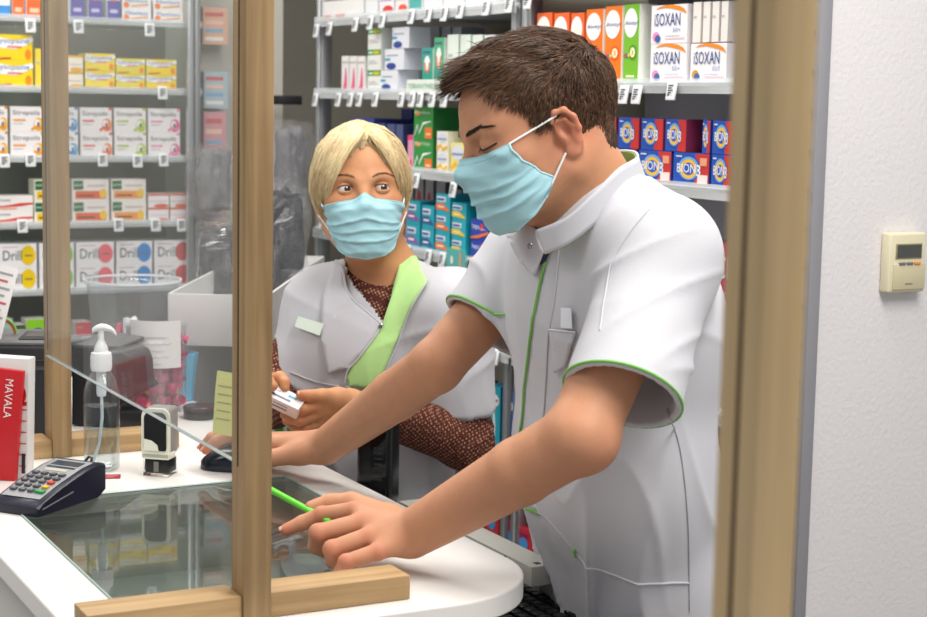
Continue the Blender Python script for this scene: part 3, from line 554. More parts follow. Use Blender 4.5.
# ================================================================ wooden screen
oak = wood('oak_post', '#7b6343', '#b0926a', 2); oak_f = wood('oak_foot', '#927550', '#c4a478', 1); oak_near = wood('oak_post_near', '#b49a72', '#c9ae84', 2)
def post(label, t0, t1, n0, n1, foot=True, h=2.2, m=oak, ft=None):
    cx, cy = (t0 + t1) / 2, (n0 + n1) / 2
    r = thing('screen_post', label, 'post', W(cx, cy, ZC), RA, 'posts of the wooden screen')
    z0 = .0005 if not foot else .0005
    b = MB(); b.box(t0 - cx, t1 - cx, n0 - cy, n1 - cy, z0, h, m, .0012, 2); b.build('upright', r)
    b = MB(); b.box(-.0015, .0015, n0 - cy - .0006, n0 - cy + .001, .17, h - .02, mat('slot_brown', '#3a2a18', .8)); b.build('groove', r)
    if foot:
        w = .024; lo, hi = ft
        b = MB(); b.box(t0 - cx - .016, t1 - cx - .004, lo - cy, n0 - cy - .0003, .0005, .0285, oak_f, .0012, 2); b.box(t0 - cx - .016, t1 - cx - .004, n1 - cy + .0003, hi - cy, .0005, .0285, oak_f, .0012, 2); b.build('foot', r)
    return r
post('oak upright of the screen standing in the middle, its foot under the man\'s hand', -1.729, -1.689, .634, .666, True, 1.1, oak, (.462, .838))
post('oak upright of the screen behind the card terminal and gel bottle', -2.652, -2.600, .658, .688, True, 1.0, oak, (.44, .865))
# a wider foot surface either side
p = at(775, 0, .92); tt, nn_ = tn(p)
post('thick blurred oak upright in front of the white thermostat wall', tt - .036, tt, nn_, nn_ + .030, False, 1.3, oak_near)
# plexiglass pane between the first two posts
plex = glass('plexiglass', (.965, .975, .98), .03, .01, .028)
b = MB(); b.box(-2.5995, -1.7295, .6475, .6525, ZC + .165, ZC + 1.0, plex); pn = b.build('plexiglass_sheet', rot=RA); tag(pn, 'clear plexiglass pane hanging between the two oak uprights', 'pane')
b = MB(); b.box(-2.5995, -1.7295, .6470, .6530, ZC + .1638, ZC + .1648, mat('pane_edge', '#9aa5a5', .3)); o = b.build('pane_edge', rot=RA); o.parent = pn; o.rotation_euler = (0, 0, 0)
# yellow notes on the middle post
b = MB(); yel = mat('note_yellow', '#e2e08a', .6, var=.05)
for k in range(4): b.box(-.014, .014, -.0012 - k * .0006, -.0008 - k * .0006, -.030 - .004 * k, .034 - .006 * k, yel)
for k in range(5): b.frect(-.010, .009, -.024 + k * .010, -.0225 + k * .010, mat('note_ink', '#a7a05c', .6), -.0035)
px = at(226, 400, 1.99); tag(b.build('sticky_note', loc=px, rot=(0, radians(4), RA + radians(90) - .9)), 'pad of yellow sticky notes fixed on the pane edge at the middle post', 'sticky notes')
# ================================================================ things on the counter
black = mat('black_plastic', '#16161a', .35, var=.1); black_soft = mat('black_soft', '#1c1c20', .6, var=.1); grey_top = mat('grey_plastic', '#5d5e62', .5, var=.05)
white_pl = mat('white_plastic', '#eceef0', .3, var=.02)
# card terminal
P0 = onz(38, 518, ZC); t_ = thing('card_terminal', 'dark blue card payment terminal with grey keypad and coloured keys', 'card terminal', (P0[0], P0[1], ZC + .0005), radians(-24))
navy = mat('terminal_navy', '#14162a', .3, var=.08); tgrey = mat('terminal_grey', '#8f9093', .45, var=.04)
W_, L_ = .090, .172
prof = [(0, 0), (0, .014), (.012, .021), (.06, .036), (.12, .050), (.158, .054), (.172, .050), (.172, .010), (.15, 0)]
b = MB(); vs = []; fs = []
xs = [-W_, -W_ + .004, -.004, 0]; 
for ix, x in enumerate(xs):
    ins = .003 if ix in (0, 3) else 0
    for (y_, z_) in prof: vs.append((x, min(max(y_, ins), L_ - ins), z_ - (ins if z_ > .01 else 0)))
n_ = len(prof)
for i in range(3):
    for k in range(n_): fs.append([i * n_ + k, (i + 1) * n_ + k, (i + 1) * n_ + (k + 1) % n_, i * n_ + (k + 1) % n_])
fs += [list(range(n_)), [3 * n_ + k for k in range(n_)][::-1]]
b.add(vs, fs, navy); b.tube([(.0006, .010, .010), (.0006, .085, .022)], .0012, mat('terminal_trim', '#8a8c98', .3, metal=.6), 6); b.build('body', t_, clean=True)
def onslope(x, y): 
    ys = [p_[0] for p_ in prof[1:6]]; zs = [p_[1] for p_ in prof[1:6]]; return float(np.interp(y, ys, zs))
b = MB(); ys = np.linspace(.016, .150, 14); vs = [(x, y_, onslope(0, y_) + .0012) for y_ in ys for x in (-W_ + .008, -.009)]
b.add(vs, [[2 * i, 2 * i + 1, 2 * i + 3, 2 * i + 2] for i in range(13)], tgrey); b.build('face_plate', t_)
b = MB(); vs = [(x, y_, onslope(0, y_) + .0018) for y_ in (.112, .142) for x in (-W_ + .018, -.018)]; b.add(vs, [[0, 1, 3, 2]], mat('terminal_screen', '#33414d', .12)); vs = [(x, y_, onslope(0, y_) + .0018) for y_ in (.101, .109) for x in (-W_ + .022, -.026)]; b.add(vs, [[0, 1, 3, 2]], mat('terminal_label', '#bdb8a6', .5)); b.build('screen', t_)
kk = 0
for r_ in range(5):
    for c_ in range(4):
        y_ = .034 + r_ * .0135; x_ = -W_ + .018 + c_ * .0165
        if c_ == 3 and r_ == 4: pass
        colr = '#55575b'; w = .0055
        if r_ == 0 and c_ == 3: colr = '#1c9a48'; w = .0085
        if r_ == 1 and c_ == 3: colr = '#e0b52a'
        if r_ == 2 and c_ == 3: colr = '#d8402e'
        b = MB(); z_ = onslope(0, y_) + .0012; b.box(x_ - w, x_ + w, y_ - .0045, y_ + .0045, z_ - .001, z_ + .0035, mat('key_' + colr[1:], colr, .4), .0015, 2); o = b.build('key', t_)
        if colr != '#55575b': o['label'] = {'#1c9a48': 'green key', '#e0b52a': 'yellow key', '#d8402e': 'red key'}[colr]
b = MB(); c0 = onz(46, 452, ZC); 
cpts = [(-.06, .172, .03), (-.055, .20, .05), (-.06, .215, .045), (-.075, .225, .012), (-.10, .235, .006)]
b.tube(cpts, .0022, black, 8); b.build('cable', t_); t_.scale = (.9, .9, .9)
# gel bottle
pb = onz(102, 470, ZC); bt = thing('gel_bottle', 'clear hand gel pump bottle with white pump, standing behind the terminal', 'bottle', (pb[0], pb[1], ZC + .0005), radians(8))
clearpl = glass('bottle_clear', (.88, .91, .92), .06, .05, 0, 2.2, .6)
b = MB(); b.lathe([(.020, 0), (.0262, .003), (.0272, .010), (.0272, .080), (.0265, .090), (.021, .103), (.0135, .112), (.0125, .116), (.0125, .120)], clearpl, 40); b.build('vessel', bt, clean=True)
gel = glass('gel_clear', (.86, .89, .90), .03, .02, 0, 2.5, .35)
b = MB(); b.lathe([(.019, .004), (.0248, .007), (.0255, .012), (.0255, .074), (.0, .0742)], gel, 36, cap=True); b.build('gel', bt, clean=True)
b = MB(); b.lathe([(.0148, .113), (.0155, .115), (.0155, .130), (.0150, .133), (.011, .134), (.0105, .138), (.008, .142), (.0055, .146), (.0045, .148), (.0045, .158)], white_pl, 32)
for k in range(28):
    a = 2 * pi * k / 28; b.box(.0152, .0161, -.0006, .0006, .116, .130, white_pl, 0, T=Matrix.Rotation(a, 4, 'Z'))
b.build('collar', bt)
b = MB(); vs = []; fs = []
sect = [(-.013, .0035, .003, .1575), (-.008, .0065, .0035, .1600), (0, .0072, .0042, .1615), (.008, .0065, .0040, .1610), (.015, .0052, .0032, .1595), (.020, .0040, .0028, .1565), (.0225, .0030, .002, .1535)]
for (x, ry, rz_, zc) in sect:
    for k in range(14): a = 2 * pi * k / 14; vs.append((x, ry * cos(a), zc + rz_ * sin(a)))
for i in range(len(sect) - 1):
    for k in range(14): fs.append([i * 14 + k, i * 14 + (k + 1) % 14, (i + 1) * 14 + (k + 1) % 14, (i + 1) * 14 + k])
fs += [list(range(14)), [(len(sect) - 1) * 14 + k for k in range(14)]]
b.add(vs, fs, white_pl, True); b.build('pump_head', bt)
b = MB(); b.lathe([(.0065, .084), (.0075, .088), (.0075, .112)], mat('pump_valve', '#dfe3e6', .3), 16); b.tube([(0, 0, .085), (.001, 0, .06), (-.004, .0, .03), (-.014, 0, .008)], .0024, mat('dip_tube', '#d9dfe2', .25), 8); b.build('dip_tube', bt); bt.scale = (1, 1, 1.36)
b = MB(); b.box(-.02, .02, -.014, .014, 0, .0006, pap('#9c2430')); b.box(-.016, .016, .002, .004, .0006, .0008, pap('#d7a9a4')); b.box(-.016, .010, -.006, -.004, .0006, .0008, pap('#d7a9a4'))
ps = onz(107, 477, ZC); tag(b.build('counter_sticker', loc=(ps[0], ps[1], ZC + .0003), rot=radians(10)), 'small dark red sticker on the counter at the foot of the gel bottle', 'sticker')
# stamp
ps = onz(157, 476, ZC); st = thing('rubber_stamp', 'self inking stamp, black with cream frame, between bottle and mouse', 'stamp', (ps[0], ps[1], ZC + .0005), radians(-12))
creamp = mat('stamp_cream', '#dfe0cf', .35, var=.02); clr = mat('stamp_clear', (.86, .88, .88), .08, trans=1., ior=1.1, var=0); sgrey = mat('stamp_grey', '#8b8985', .3)
b = MB(); b.box(-.022, .022, -.001, .036, .028, .094, sgrey, .006, 4); b.build('side_shell', st)
def rr(w, z0, z1, r, n=6):
    P = []
    for cx, cz, a0 in ((w - r, z0 + .003, -90), (w - r, z1 - r, 0), (-w + r, z1 - r, 90), (-w + r, z0 + .003, 180)):
        rad = r if cz > z0 + .01 else .003; cx2 = cx if rad == r else (w - .003 if cx > 0 else -w + .003)
        P += [(cx2 + rad * cos(radians(a0 + 90 * i / n)), cz + rad * sin(radians(a0 + 90 * i / n))) for i in range(n + 1)]
    return P
def vprism(b, P, y0, y1, m, hole=None):
    n = len(P); vs = [(x, y0, z) for x, z in P] + [(x, y1, z) for x, z in P]
    fs = [[i, (i + 1) % n, n + (i + 1) % n, n + i] for i in range(n)] + [list(range(n)), [n + i for i in range(n)][::-1]]
    return b.add(vs, fs, m)
b = MB(); vprism(b, rr(.0235, .024, .094, .012), -.006, -.001, creamp); b.box(-.0235, .0235, -.006, .02, .024, .033, creamp, .002); b.build('frame', st, clean=True)
b = MB(); vprism(b, rr(.0185, .036, .089, .009), -.0075, -.006, black); b.build('grip_panel', st)
b = MB(); vprism(b, [(-.0185, .036), (.006, .036), (.004, .044), (-.006, .050), (-.0185, .052)], -.0082, -.0075, creamp); b.build('window_frame', st)
b = MB(); b.box(-.019, .019, -.003, .03, .004, .024, black, .001); b.box(-.004, .004, -.0035, -.003, .006, .02, sgrey); b.build('pad_cartridge', st)
b = MB(); b.box(-.0215, .0215, -.005, .034, 0, .0235, clr, .001); b.build('clear_foot', st); st.scale = (.95, 1, 1.10)
# mouse
pm = onz(235, 468, ZC); ms = thing('computer_mouse', 'dark blue black computer mouse under the man\'s right hand', 'mouse', (pm[0], pm[1], ZC + .0005), radians(170))
b = MB(); vs = []; fs = []; nx = 16; ny = 18
mm = mat('mouse_dark', '#16202e', .25, var=.1)
for i in range(nx + 1):
    u_ = i / nx; x = -.055 + .11 * u_; hw = .034 * (1 - abs(2 * u_ - 1) ** 3.5) ** .5 + .001; hh = .034 * (sin(pi * min(1, (u_ * .9 + .08))) ** .6) + .002
    for k in range(ny + 1): a = pi * k / ny; vs.append((x, hw * cos(a) * (1 + .1 * sin(a)), hh * sin(a) ** .8))
for i in range(nx):
    for k in range(ny): fs.append([i * (ny + 1) + k, i * (ny + 1) + k + 1, (i + 1) * (ny + 1) + k + 1, (i + 1) * (ny + 1) + k])
for i in range(nx): fs.append([i * (ny + 1), (i + 1) * (ny + 1), (i + 1) * (ny + 1) + ny, i * (ny + 1) + ny])
b.add(vs, fs, mm, True); b.build('shell', ms, clean=True)
b = MB(); b.box(.015, .035, -.003, .003, .026, .033, mat('mouse_wheel', '#4e5a68', .3), .002); b.build('scroll_wheel', ms)
# black tin
pt = onz(200, 418, ZC); b = MB(); b.lathe([(.028, 0), (.029, .002), (.029, .016), (.027, .019), (.027, .0195)], black, 36); tn_ = b.build('round_tin', loc=(pt[0], pt[1] , ZC + .0005)); tag(tn_, 'flat round black tin on the counter behind the sticky notes', 'tin')
b = MB(); b.lathe([(.0298, .015), (.0298, .021), (.028, .0225), (.0, .0225)], mat('tin_lid', '#3a1c20', .25, var=.1), 36, cap=False); b.build('lid', tn_)
# blue cup
pc = onz(182, 402, ZC); cup = thing('plastic_cup', 'sky blue faceted plastic pot beside the sweet jar', 'cup', (pc[0], pc[1] + .02, ZC + .0005), .2)
b = MB(); cy = mat('cup_blue', '#6fc0e6', .3, sss=.2); b.lathe([(.018, 0), (.022, .05), (.028, .090), (.026, .090), (.020, .05), (.016, .004), (0, .004)], cy, 8, cap=False); b.build('pot', cup, clean=True)
b = MB(); b.box(-.012, .008, -.012, .010, .01, .07, pap('#f0f0f2'), .002); b.build('tissue', cup)
# sweet jar with pink wrapped sweets
pj = onz(153, 413, ZC); jl = (pj[0], pj[1] + .035, ZC + .0005)
jar = thing('sweet_jar', 'clear plastic jar of pink wrapped sweets with a taped paper note', 'jar', jl, .1)
jarm = glass('jar_clear', (.95, .96, .97), .05, .02, .04)
b = MB(); b.lathe([(.050, 0), (.053, .003), (.054, .02), (.054, .150), (.056, .153), (.056, .157), (.053, .157), (.0525, .02), (.050, .004), (0, .004)], jarm, 40, cap=False); b.build('vessel', jar)
b = MB(); nm = mat('note_white', '#e9e6e6', .6, var=.03)
vs = []; 
for i in range(9):
    a = radians(-145 + 13 * i); 
    for zz in (.084, .170): vs.append((.0565 * cos(a) + .004, .0565 * sin(a) - (.004 if zz > .1 else 0), zz))
b.add(vs, [[2 * i, 2 * i + 2, 2 * i + 3, 2 * i + 1] for i in range(8)], nm)
for k, (a0, a1, zz) in enumerate(((-110, -70, .14), (-115, -62, .128), (-105, -75, .116), (-118, -66, .104), (-112, -80, .092))):
    b.tube([(.0575 * cos(radians(a)) + .004, .0575 * sin(radians(a)) - .002, zz + .0015 * sin(a * 1.3)) for a in np.linspace(a0, a1, 16)], .0005, mat('pencil', '#9a9ca6', .6), 4)
b.build('paper_note', jar)
pk = [mat('sweet_' + c, '#' + c, .25, var=.3, nscale=90, coat=.5) for c in ('d8266e', 'e2417f', 'c01f5e')]
random.seed(3); cnt = 0; placed = []
def sweet(i):
    b = MB(); r_ = .0125; b.lathe([(r_ * sin(pi * k / 8) + .0001, -r_ * cos(pi * k / 8)) for k in range(9)], pk[i], 14)
    for s_ in (-1, 1):
        vs = [(s_ * .011, 0, 0)] + [(s_ * (.021 + .002 * (k % 2)), .009 * cos(k * pi / 4), .009 * sin(k * pi / 4)) for k in range(8)]
        b.add(vs, [[0, 1 + k, 1 + (k + 1) % 8] for k in range(8)], pk[i])
    b.fell(0, .002, .006, .004, mat('sweet_label', '#e9c04c', .4), -.0128); return b
protos = [None] * 3
spots = []
for lay in range(6):
    for k in range(7):
        a = k * 2 * pi / 6 + lay * .5; rr_ = .036 if k < 6 else 0
        spots.append((rr_ * cos(a), rr_ * sin(a), .018 + lay * .0232))
for i, (x, y_, z_) in enumerate(spots):
    k = i % 3; loc = (jl[0] + x, jl[1] + y_, jl[2] + z_); rz = (random.uniform(-.6, .6), random.uniform(-1.4, 1.4), random.uniform(0, 6))
    if protos[k] is None: protos[k] = tag(sweet(k).build('wrapped_sweet', loc=loc, rot=rz), 'pink wrapped sweet in the clear jar', 'sweet', 'pink wrapped sweets in the jar')
    else: dup(protos[k], None, loc, rz)
ps = onz(147, 414, ZC); dup(protos[0], 'single pink wrapped sweet lying on the counter in front of the jar', (ps[0], ps[1], ZC + .0128), (0, .2, .4))['group'] = 'loose sweets'
# wide clear bucket behind
pbk = at(133, 330, 3.32); bz = ZC + .0005
bk = thing('clear_bucket', 'wide clear plastic bucket behind the jar, its rim above the note', 'bucket', (pbk[0], pbk[1], bz), 0)
b = MB(); b.lathe([(.066, 0), (.070, .003), (.090, .196), (.094, .200), (.094, .204), (.0895, .204), (.087, .190), (.067, .006), (0, .006)], jarm, 48, cap=False); b.build('vessel', bk); MB().lathe([(.0925, .2045), (.0960, .2045), (.0960, .2085), (.0925, .2085), (.0925, .2045)], mat('rim_clear', '#e4e9ec', .2), 48, cap=False).build('rim', bk)
random.seed(5)
for i in range(9):
    a = i * 2.4; x, y_ = .042 * cos(a) * (i > 0), .042 * sin(a) * (i > 0)
    dup(protos[i % 3], 'pink wrapped sweet heaped in the wide clear bucket', (pbk[0] + x, pbk[1] + y_, bz + .022 + .020 * (i % 4)), (random.random(), random.random(), random.random() * 6))['group'] = 'sweets in the wide bucket'
for i in range(7):
    a = i * .9; b = MB(); c_ = ('#23262c', '#d83a68', '#eceff0')[i % 3]; b.box(-.02, .02, -.006, .006, -.01, .01, pap(c_), .003)
    tag(b.build('sachet', loc=(pbk[0] + .03 * cos(a), pbk[1] + .03 * sin(a), bz + .09 + .012 * (i % 3)), rot=(.5 * i, .3 * i, a)), ['black', 'pink', 'white'][i % 3] + ' sachet on top of the heap inside the wide clear bucket', 'sachet', ['black', 'pink', 'white'][i % 3] + ' sachets in the wide bucket')
# receipt printers
def blk(name, label, cat, x0, x1, ytop, ybot, Y, depth, build):
    pass
q0 = onz(50, 440, ZC)
pr = thing('receipt_printer', 'black boxy printer with grey top at the frame edge beside the post', 'printer', (q0[0], q0[1] + .03, ZC + .0005), radians(6))
b = MB(); b.box(-.20, .0, .0, .17, 0, .152, black_soft, .006, 3); b.build('body', pr)
b = MB(); b.box(-.198, -.002, .004, .168, .1515, .158, grey_top, .003); b.build('top_cover', pr)
b = MB(); b.box(-.062, -.012, .03, .12, .1575, .1605, black, .002); b.box(-.055, -.02, .05, .10, .1600, .1612, mat('slot_grey', '#3a3b40', .3)); b.build('paper_slot', pr)
b = MB(); b.box(-.19, -.01, -.0015, .001, .128, .1285, grey_top); b.box(-.04, -.01, -.002, .001, .112, .118, mat('printer_badge', '#3f4046', .3)); b.build('badge', pr)
q1 = at(100, 340, 2.86)
mn = thing('cash_display', 'black angular monitor back with grey top behind the gel bottle', 'monitor', (q1[0], q1[1], ZC + .0005), radians(-8))
def pz(px, py, Y=2.86): p = at(px, py, Y); return (p[0] - q1[0], p[2] - ZC)
P = [pz(70, 345), pz(121, 351), pz(132, 356), pz(136, 366), pz(137, 385), pz(143, 392), pz(118, 406), pz(119, 432), pz(70, 436)]
P = [(x, max(z_, .001)) for x, z_ in P]
b = MB(); vprism(b, P[::-1], 0, .10, black_soft); o = b.build('casing', mn, clean=True); bv = o.modifiers.new('b', 'BEVEL'); bv.width = .004; bv.segments = 2; bv.limit_method = 'ANGLE'
b = MB(); T0 = P[0]; T1 = P[1]; b.box(T0[0], T1[0] - .002, .004, .16, T1[1] + .002, T1[1] + .008, grey_top, .002); b.build('top_panel', mn)
q2 = onz(132, 434, ZC); b = MB(); b.box(-.024, .024, 0, .05, 0, .036, black, .003); o = b.build('small_black_box', loc=(q2[0], q2[1] + .01, ZC + .0005), rot=.1); tag(o, 'small black box on the counter between gel bottle and stamp', 'box')
# MAVALA sleeve
q3 = onz(0, 482, ZC); mv = thing('product_sleeve', 'white cardboard sleeve with a big red band, standing beside the terminal', 'packaging', (q3[0], q3[1] + .02, ZC + .0005), radians(-6))
whitec = pap('#dcd9d6'); redc = pap('#c41a22')
H_ = .182; b = MB(); b.box(-.10, .036, 0, .028, 0, H_, whitec, .001)
for k in range(6): b.frect(.024, .034, .02 + k * .017, .022 + k * .017, pap('#cc5a58'), -.0006)
b.fell(.024, .128, .009, .014, redc, -.0006); b.frect(.018, .034, .112, .118, redc, -.0008); b.frect(.0275, .0330, .010, .040, pap('#24242a'), -.0008)
b.build('sleeve', mv, rot=(0, radians(1.5), 0))
b = MB(); b.box(-.060, .014, -.012, -.002, .0, .166, redc, .0008); vs, fs, asp = text_mesh('MAVALA'); b.add([(-.011 + v[1] * .012, -.0125, .152 - v[0] * .058) for v in vs], fs, pap('#f2e9e6')); o = b.build('red_band', mv, (.008, 0, 0), (0, radians(5), 0)); o['label'] = 'red band with white capitals'
# leaning printed leaflet and rainbow tape on the printer
q4 = at(-13, 332, 2.80); b = MB(); b.box(-.03, .022, -.001, .001, 0, .128, pap('#d5d3d2'))
for k in range(9):
    b.frect(-.02, .016 - .006 * (k % 2), .012 + k * .0125, .016 + k * .0125, pap(('#8f8f96', '#b3525a')[k % 3 == 1]), -.0016)
tag(b.build('printed_leaflet', loc=(q4[0], q4[1], ZC + .16), rot=(radians(-14), radians(16), radians(20))), 'grey printed leaflet leaning on the printer at the frame edge', 'leaflet')
q5 = at(4, 334, 2.86); b = MB()
for k, c_ in enumerate(('#7fc53a', '#e7629a', '#f2a03c')):
    b.tube([(.021 * cos(a) * (1 - .12 * k), .002 * k, .026 * sin(a) * (1 - .12 * k)) for a in np.linspace(0, pi, 16)], .0016, pap(c_), 6)
tag(b.build('ribbon_loop', loc=(q5[0], q5[1], ZC + .160), rot=.1), 'small green and pink ribbon loop on top of the printer', 'ribbon')
# black barcode scanner on the staff edge
q6 = at(378, 470, 2.50); sc_ = thing('barcode_scanner', 'upright black rounded scanner at the counter edge between the pharmacists', 'scanner', (q6[0], q6[1], ZC - .04), radians(-20))
b = MB(); b.box(-.029, .029, -.024, .024, 0, .152, mat('scanner_black', '#121316', .22, var=.1), .014, 5); b.build('casing', sc_)
b = MB(); b.box(-.002, .024, -.0262, -.023, .02, .120, mat('scanner_window', '#08090b', .08), .003); b.build('window', sc_)
b = MB(); 
for k in range(7): b.box(.004, .018, -.0272, -.0262, .045 + k * .008, .048 + k * .008, mat('scanner_grill', '#2c2e33', .4), .0004)
b.build('grill', sc_)
b = MB(); b.box(-.014, .000, -.019, -.009, .151, .1535, mat('scanner_button', '#9ea3a6', .3), .002); b.build('button', sc_)
b = MB(); b.tube([(0, 0, .01), (0, .0, -.03), (-.01, -.01, -.06)], .010, black, 10); b.build('stand', sc_)
# open white bin with plastic-wrapped bundles
wc = mat('bin_white', '#d4d3d2', .45, var=.02)
q7 = at(168, 345, 3.15); bn = thing('open_bin', 'long white open bin holding plastic wrapped bundles behind the wooden post', 'bin', (q7[0], q7[1], q7[2]), radians(-2.5))
w, dd, fh = .190, .82, .098
b = MB(); b.box(0, w, 0, .005, 0, fh, wc, .001); b.box(.005, w - .005, .005, dd - .005, .0, .005, wc); b.box(0, w, dd - .005, dd, 0, fh, wc); b.box(0, .005, .0051, dd - .0051, 0, fh, wc); b.box(w - .005, w, .0051, dd - .0051, 0, fh, wc); b.build('tray', bn)
b = MB(); b.box(-.002, w + .01, .14, dd + .02, -q7[2] + .001, -.002, mat('bin_cabinet', '#8a8784', .5, var=.05), .003); o = b.build('low_cabinet', loc=q7, rot=radians(-2.5)); tag(o, 'narrow grey cabinet carrying the long white open bin', 'cabinet')
greyb = mat('bundle_grey', '#34363c', .8, var=.2, nscale=14, bump=.6, bscale=30)
film = glass('crinkled_film', (.97, .97, .98), .09, .04, .015)
nt = film.node_tree; gg = [x for x in nt.nodes if x.type == 'BSDF_GLOSSY'][0]; nn = nt.nodes.new('ShaderNodeTexNoise'); nn.inputs['Scale'].default_value = 26; nn.inputs['Detail'].default_value = 5; nn.inputs['Distortion'].default_value = 1.5
tc = nt.nodes.new('ShaderNodeTexCoord'); nt.links.new(tc.outputs['Object'], nn.inputs['Vector']); bp = nt.nodes.new('ShaderNodeBump'); bp.inputs['Strength'].default_value = 1.; bp.inputs['Distance'].default_value = .07; nt.links.new(nn.outputs['Fac'], bp.inputs['Height']); nt.links.new(bp.outputs['Normal'], gg.inputs['Normal'])
for x in nt.nodes:
    if x.type == 'LAYER_WEIGHT': nt.links.new(bp.outputs['Normal'], x.inputs['Normal'])
def blob(sx, sy, sz, m, seed, amp=.12, n=28):
    r_ = np.random.default_rng(seed); ph = r_.uniform(0, 6, 9); b = MB(); vs = []
    for i in range(n + 1):
        th_ = pi * i / n
        for k in range(2 * n):
            a = pi * k / n; d = np.array([sin(th_) * cos(a), sin(th_) * sin(a), cos(th_)]); d = np.sign(d) * np.abs(d) ** .6; d /= max(1e-6, np.abs(d).max() ** .3)
            f = 1 + amp * (sin(3 * d[0] * 2 + ph[0]) * sin(2.5 * d[2] * 2 + ph[1]) + .5 * sin(7 * d[2] + 4 * d[0] + ph[2]) + .35 * sin(11 * d[0] - 5 * d[1] + ph[3]))
            vs.append((d[0] * sx * f, d[1] * sy * f, d[2] * sz * f))
    fs = [[i * 2 * n + k, i * 2 * n + (k + 1) % (2 * n), (i + 1) * 2 * n + (k + 1) % (2 * n), (i + 1) * 2 * n + k] for i in range(n) for k in range(2 * n)]
    return b.add(vs, fs, m, True)
for i, (x, y_, Y, sx, sz, lab) in enumerate(((222, 268, 3.62, .048, .085, 'dark grey bundle in clear film, in the bin beside the steel upright'), (283, 245, 3.74, .042, .125, 'dark grey bundle in clear film, in the bin next to the woman\'s head'), (214, 180, 4.30, .05, .08, 'film wrapped bundle hanging above the bin beside the steel upright'), (290, 165, 4.30, .045, .09, 'film wrapped bundle hanging above the bin near the blonde hair'))):
    p = at(x, y_, Y); r_ = thing('wrapped_bundle', lab, 'bundle', p, .3 * i, 'film wrapped bundles')
    if i < 2: blob(sx, .05, sz, greyb, i + 1, .05).build('bundle', r_)
    else: blob(sx * .8, .03, sz, mat('bundle_pale', '#7e7e80', .8, var=.15, nscale=12), i + 1, .08).build('bundle', r_)
    blob(sx * 1.25, .062, sz * 1.18, film, i + 11, .10).build('plastic_film', r_)
# stand-ins for reflected product colours beside the upright, haze put into paler tones
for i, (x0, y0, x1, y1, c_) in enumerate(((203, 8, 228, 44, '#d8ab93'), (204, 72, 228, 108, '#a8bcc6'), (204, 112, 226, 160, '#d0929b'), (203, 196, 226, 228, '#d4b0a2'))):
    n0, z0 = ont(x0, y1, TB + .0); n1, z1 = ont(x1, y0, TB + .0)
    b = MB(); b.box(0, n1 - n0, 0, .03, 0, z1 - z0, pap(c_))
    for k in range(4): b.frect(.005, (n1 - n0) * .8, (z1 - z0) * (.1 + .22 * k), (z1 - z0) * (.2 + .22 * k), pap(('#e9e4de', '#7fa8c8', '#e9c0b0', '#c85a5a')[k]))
    tag(b.build('reflection_pack', loc=W(TB, n0, z0), rot=RB), ('orange', 'pale blue', 'rose', 'peach')[i] + ' striped pack behind the steel upright standing for product reflections, paled as by haze', 'pack', 'reflection packs behind the upright')
b = MB(); n0, z0 = ont(282, 100, TB + .02); b.box(-.02, .05, -.02, .02, -.012, .012, black_soft, .003); tag(b.build('black_bracket', loc=W(TB + .02, n0, z0), rot=RB), 'small black bracket on the wall panel above the wrapped bundles', 'bracket')
slab('wall_left', -5.0, -4.30, 1.46, 1.72, 0, 2.75, grey_wall)
b = MB(); u0, _ = ont(186, 100, TB + .03); b.box(-4.203, -4.185, u0, u0 + .016, .9, 2.4, steel, .002); b.box(-4.200, -4.187, u0 + .020, u0 + .034, .9, 2.4, frame_grey, .002); tag(b.build('steel_upright', rot=RA), 'steel corner upright at the end of the glass shelves', 'upright')
# patterned bag low behind the woman's hands
q8 = at(270, 432, 2.95); b = MB(); b.box(-.02, .05, 0, .03, -.05, .09, pap('#dfe6df'), .003)
for k in range(9): b.fell(-.012 + .022 * (k % 3) + .006 * (k // 3 % 2), -.03 + .035 * (k // 3), .008, .009, pap('#3f9a4c'), -.0008)
tag(b.build('leaf_print_bag', loc=q8), 'white bag with green leaf print standing between post and woman', 'bag')
# grey tray and keyboard under the counter end
tray_m = mat('tray_beige_grey', '#b9b9b2', .45, var=.02)
zt = .985; a0 = tn(onz(467, 540, zt)); a1 = tn(onz(540, 566, zt)); nb = (a0[1] + a1[1]) / 2
et = thing('keyboard_tray', 'pale grey tray rail beside the counter end, over the keyboard', 'tray', (0, 0, 0), RA)
b = MB(); b.box(a0[0] - .25, a1[0], nb, nb + .042, zt - .028, zt, tray_m, .002); b.build('rail', et)
b = MB(); b.box(a1[0] - .012 - .005, a1[0] - .012 + .004, nb + .012, nb + .02, zt - .001, zt + .0006, black); b.box(a1[0] - .075, a1[0] - .068, nb - .001, nb + .003, zt - .018, zt - .002, black, .001)
b.build('cable_slot', et)
b = MB(); b.box(a0[0] - .25, a1[0] + .05, 1.0, nb + .16, zt - .085, zt - .078, mat('tray_board', '#77777a', .5)); b.build('board', et)
b = MB(); b.box(a0[0] - .25, a0[0] - .24, 1.0, nb + .042, zt - .078, zt - .03, tray_m); b.build('bracket', et)
kb = thing('keyboard', 'black computer keyboard low beside the rounded counter end', 'keyboard', W(-1.90, 1.045, zt - .0775), RA)
b = MB(); b.box(-.225, .225, 0, .155, 0, .016, black, .004); b.build('case', kb)
kcap = mat('keycap', '#1d1e21', .45, var=.05)
kp = MB(); kp.box(-.0078, .0078, -.0078, .0078, 0, .009, kcap, .002, 2); k0 = None
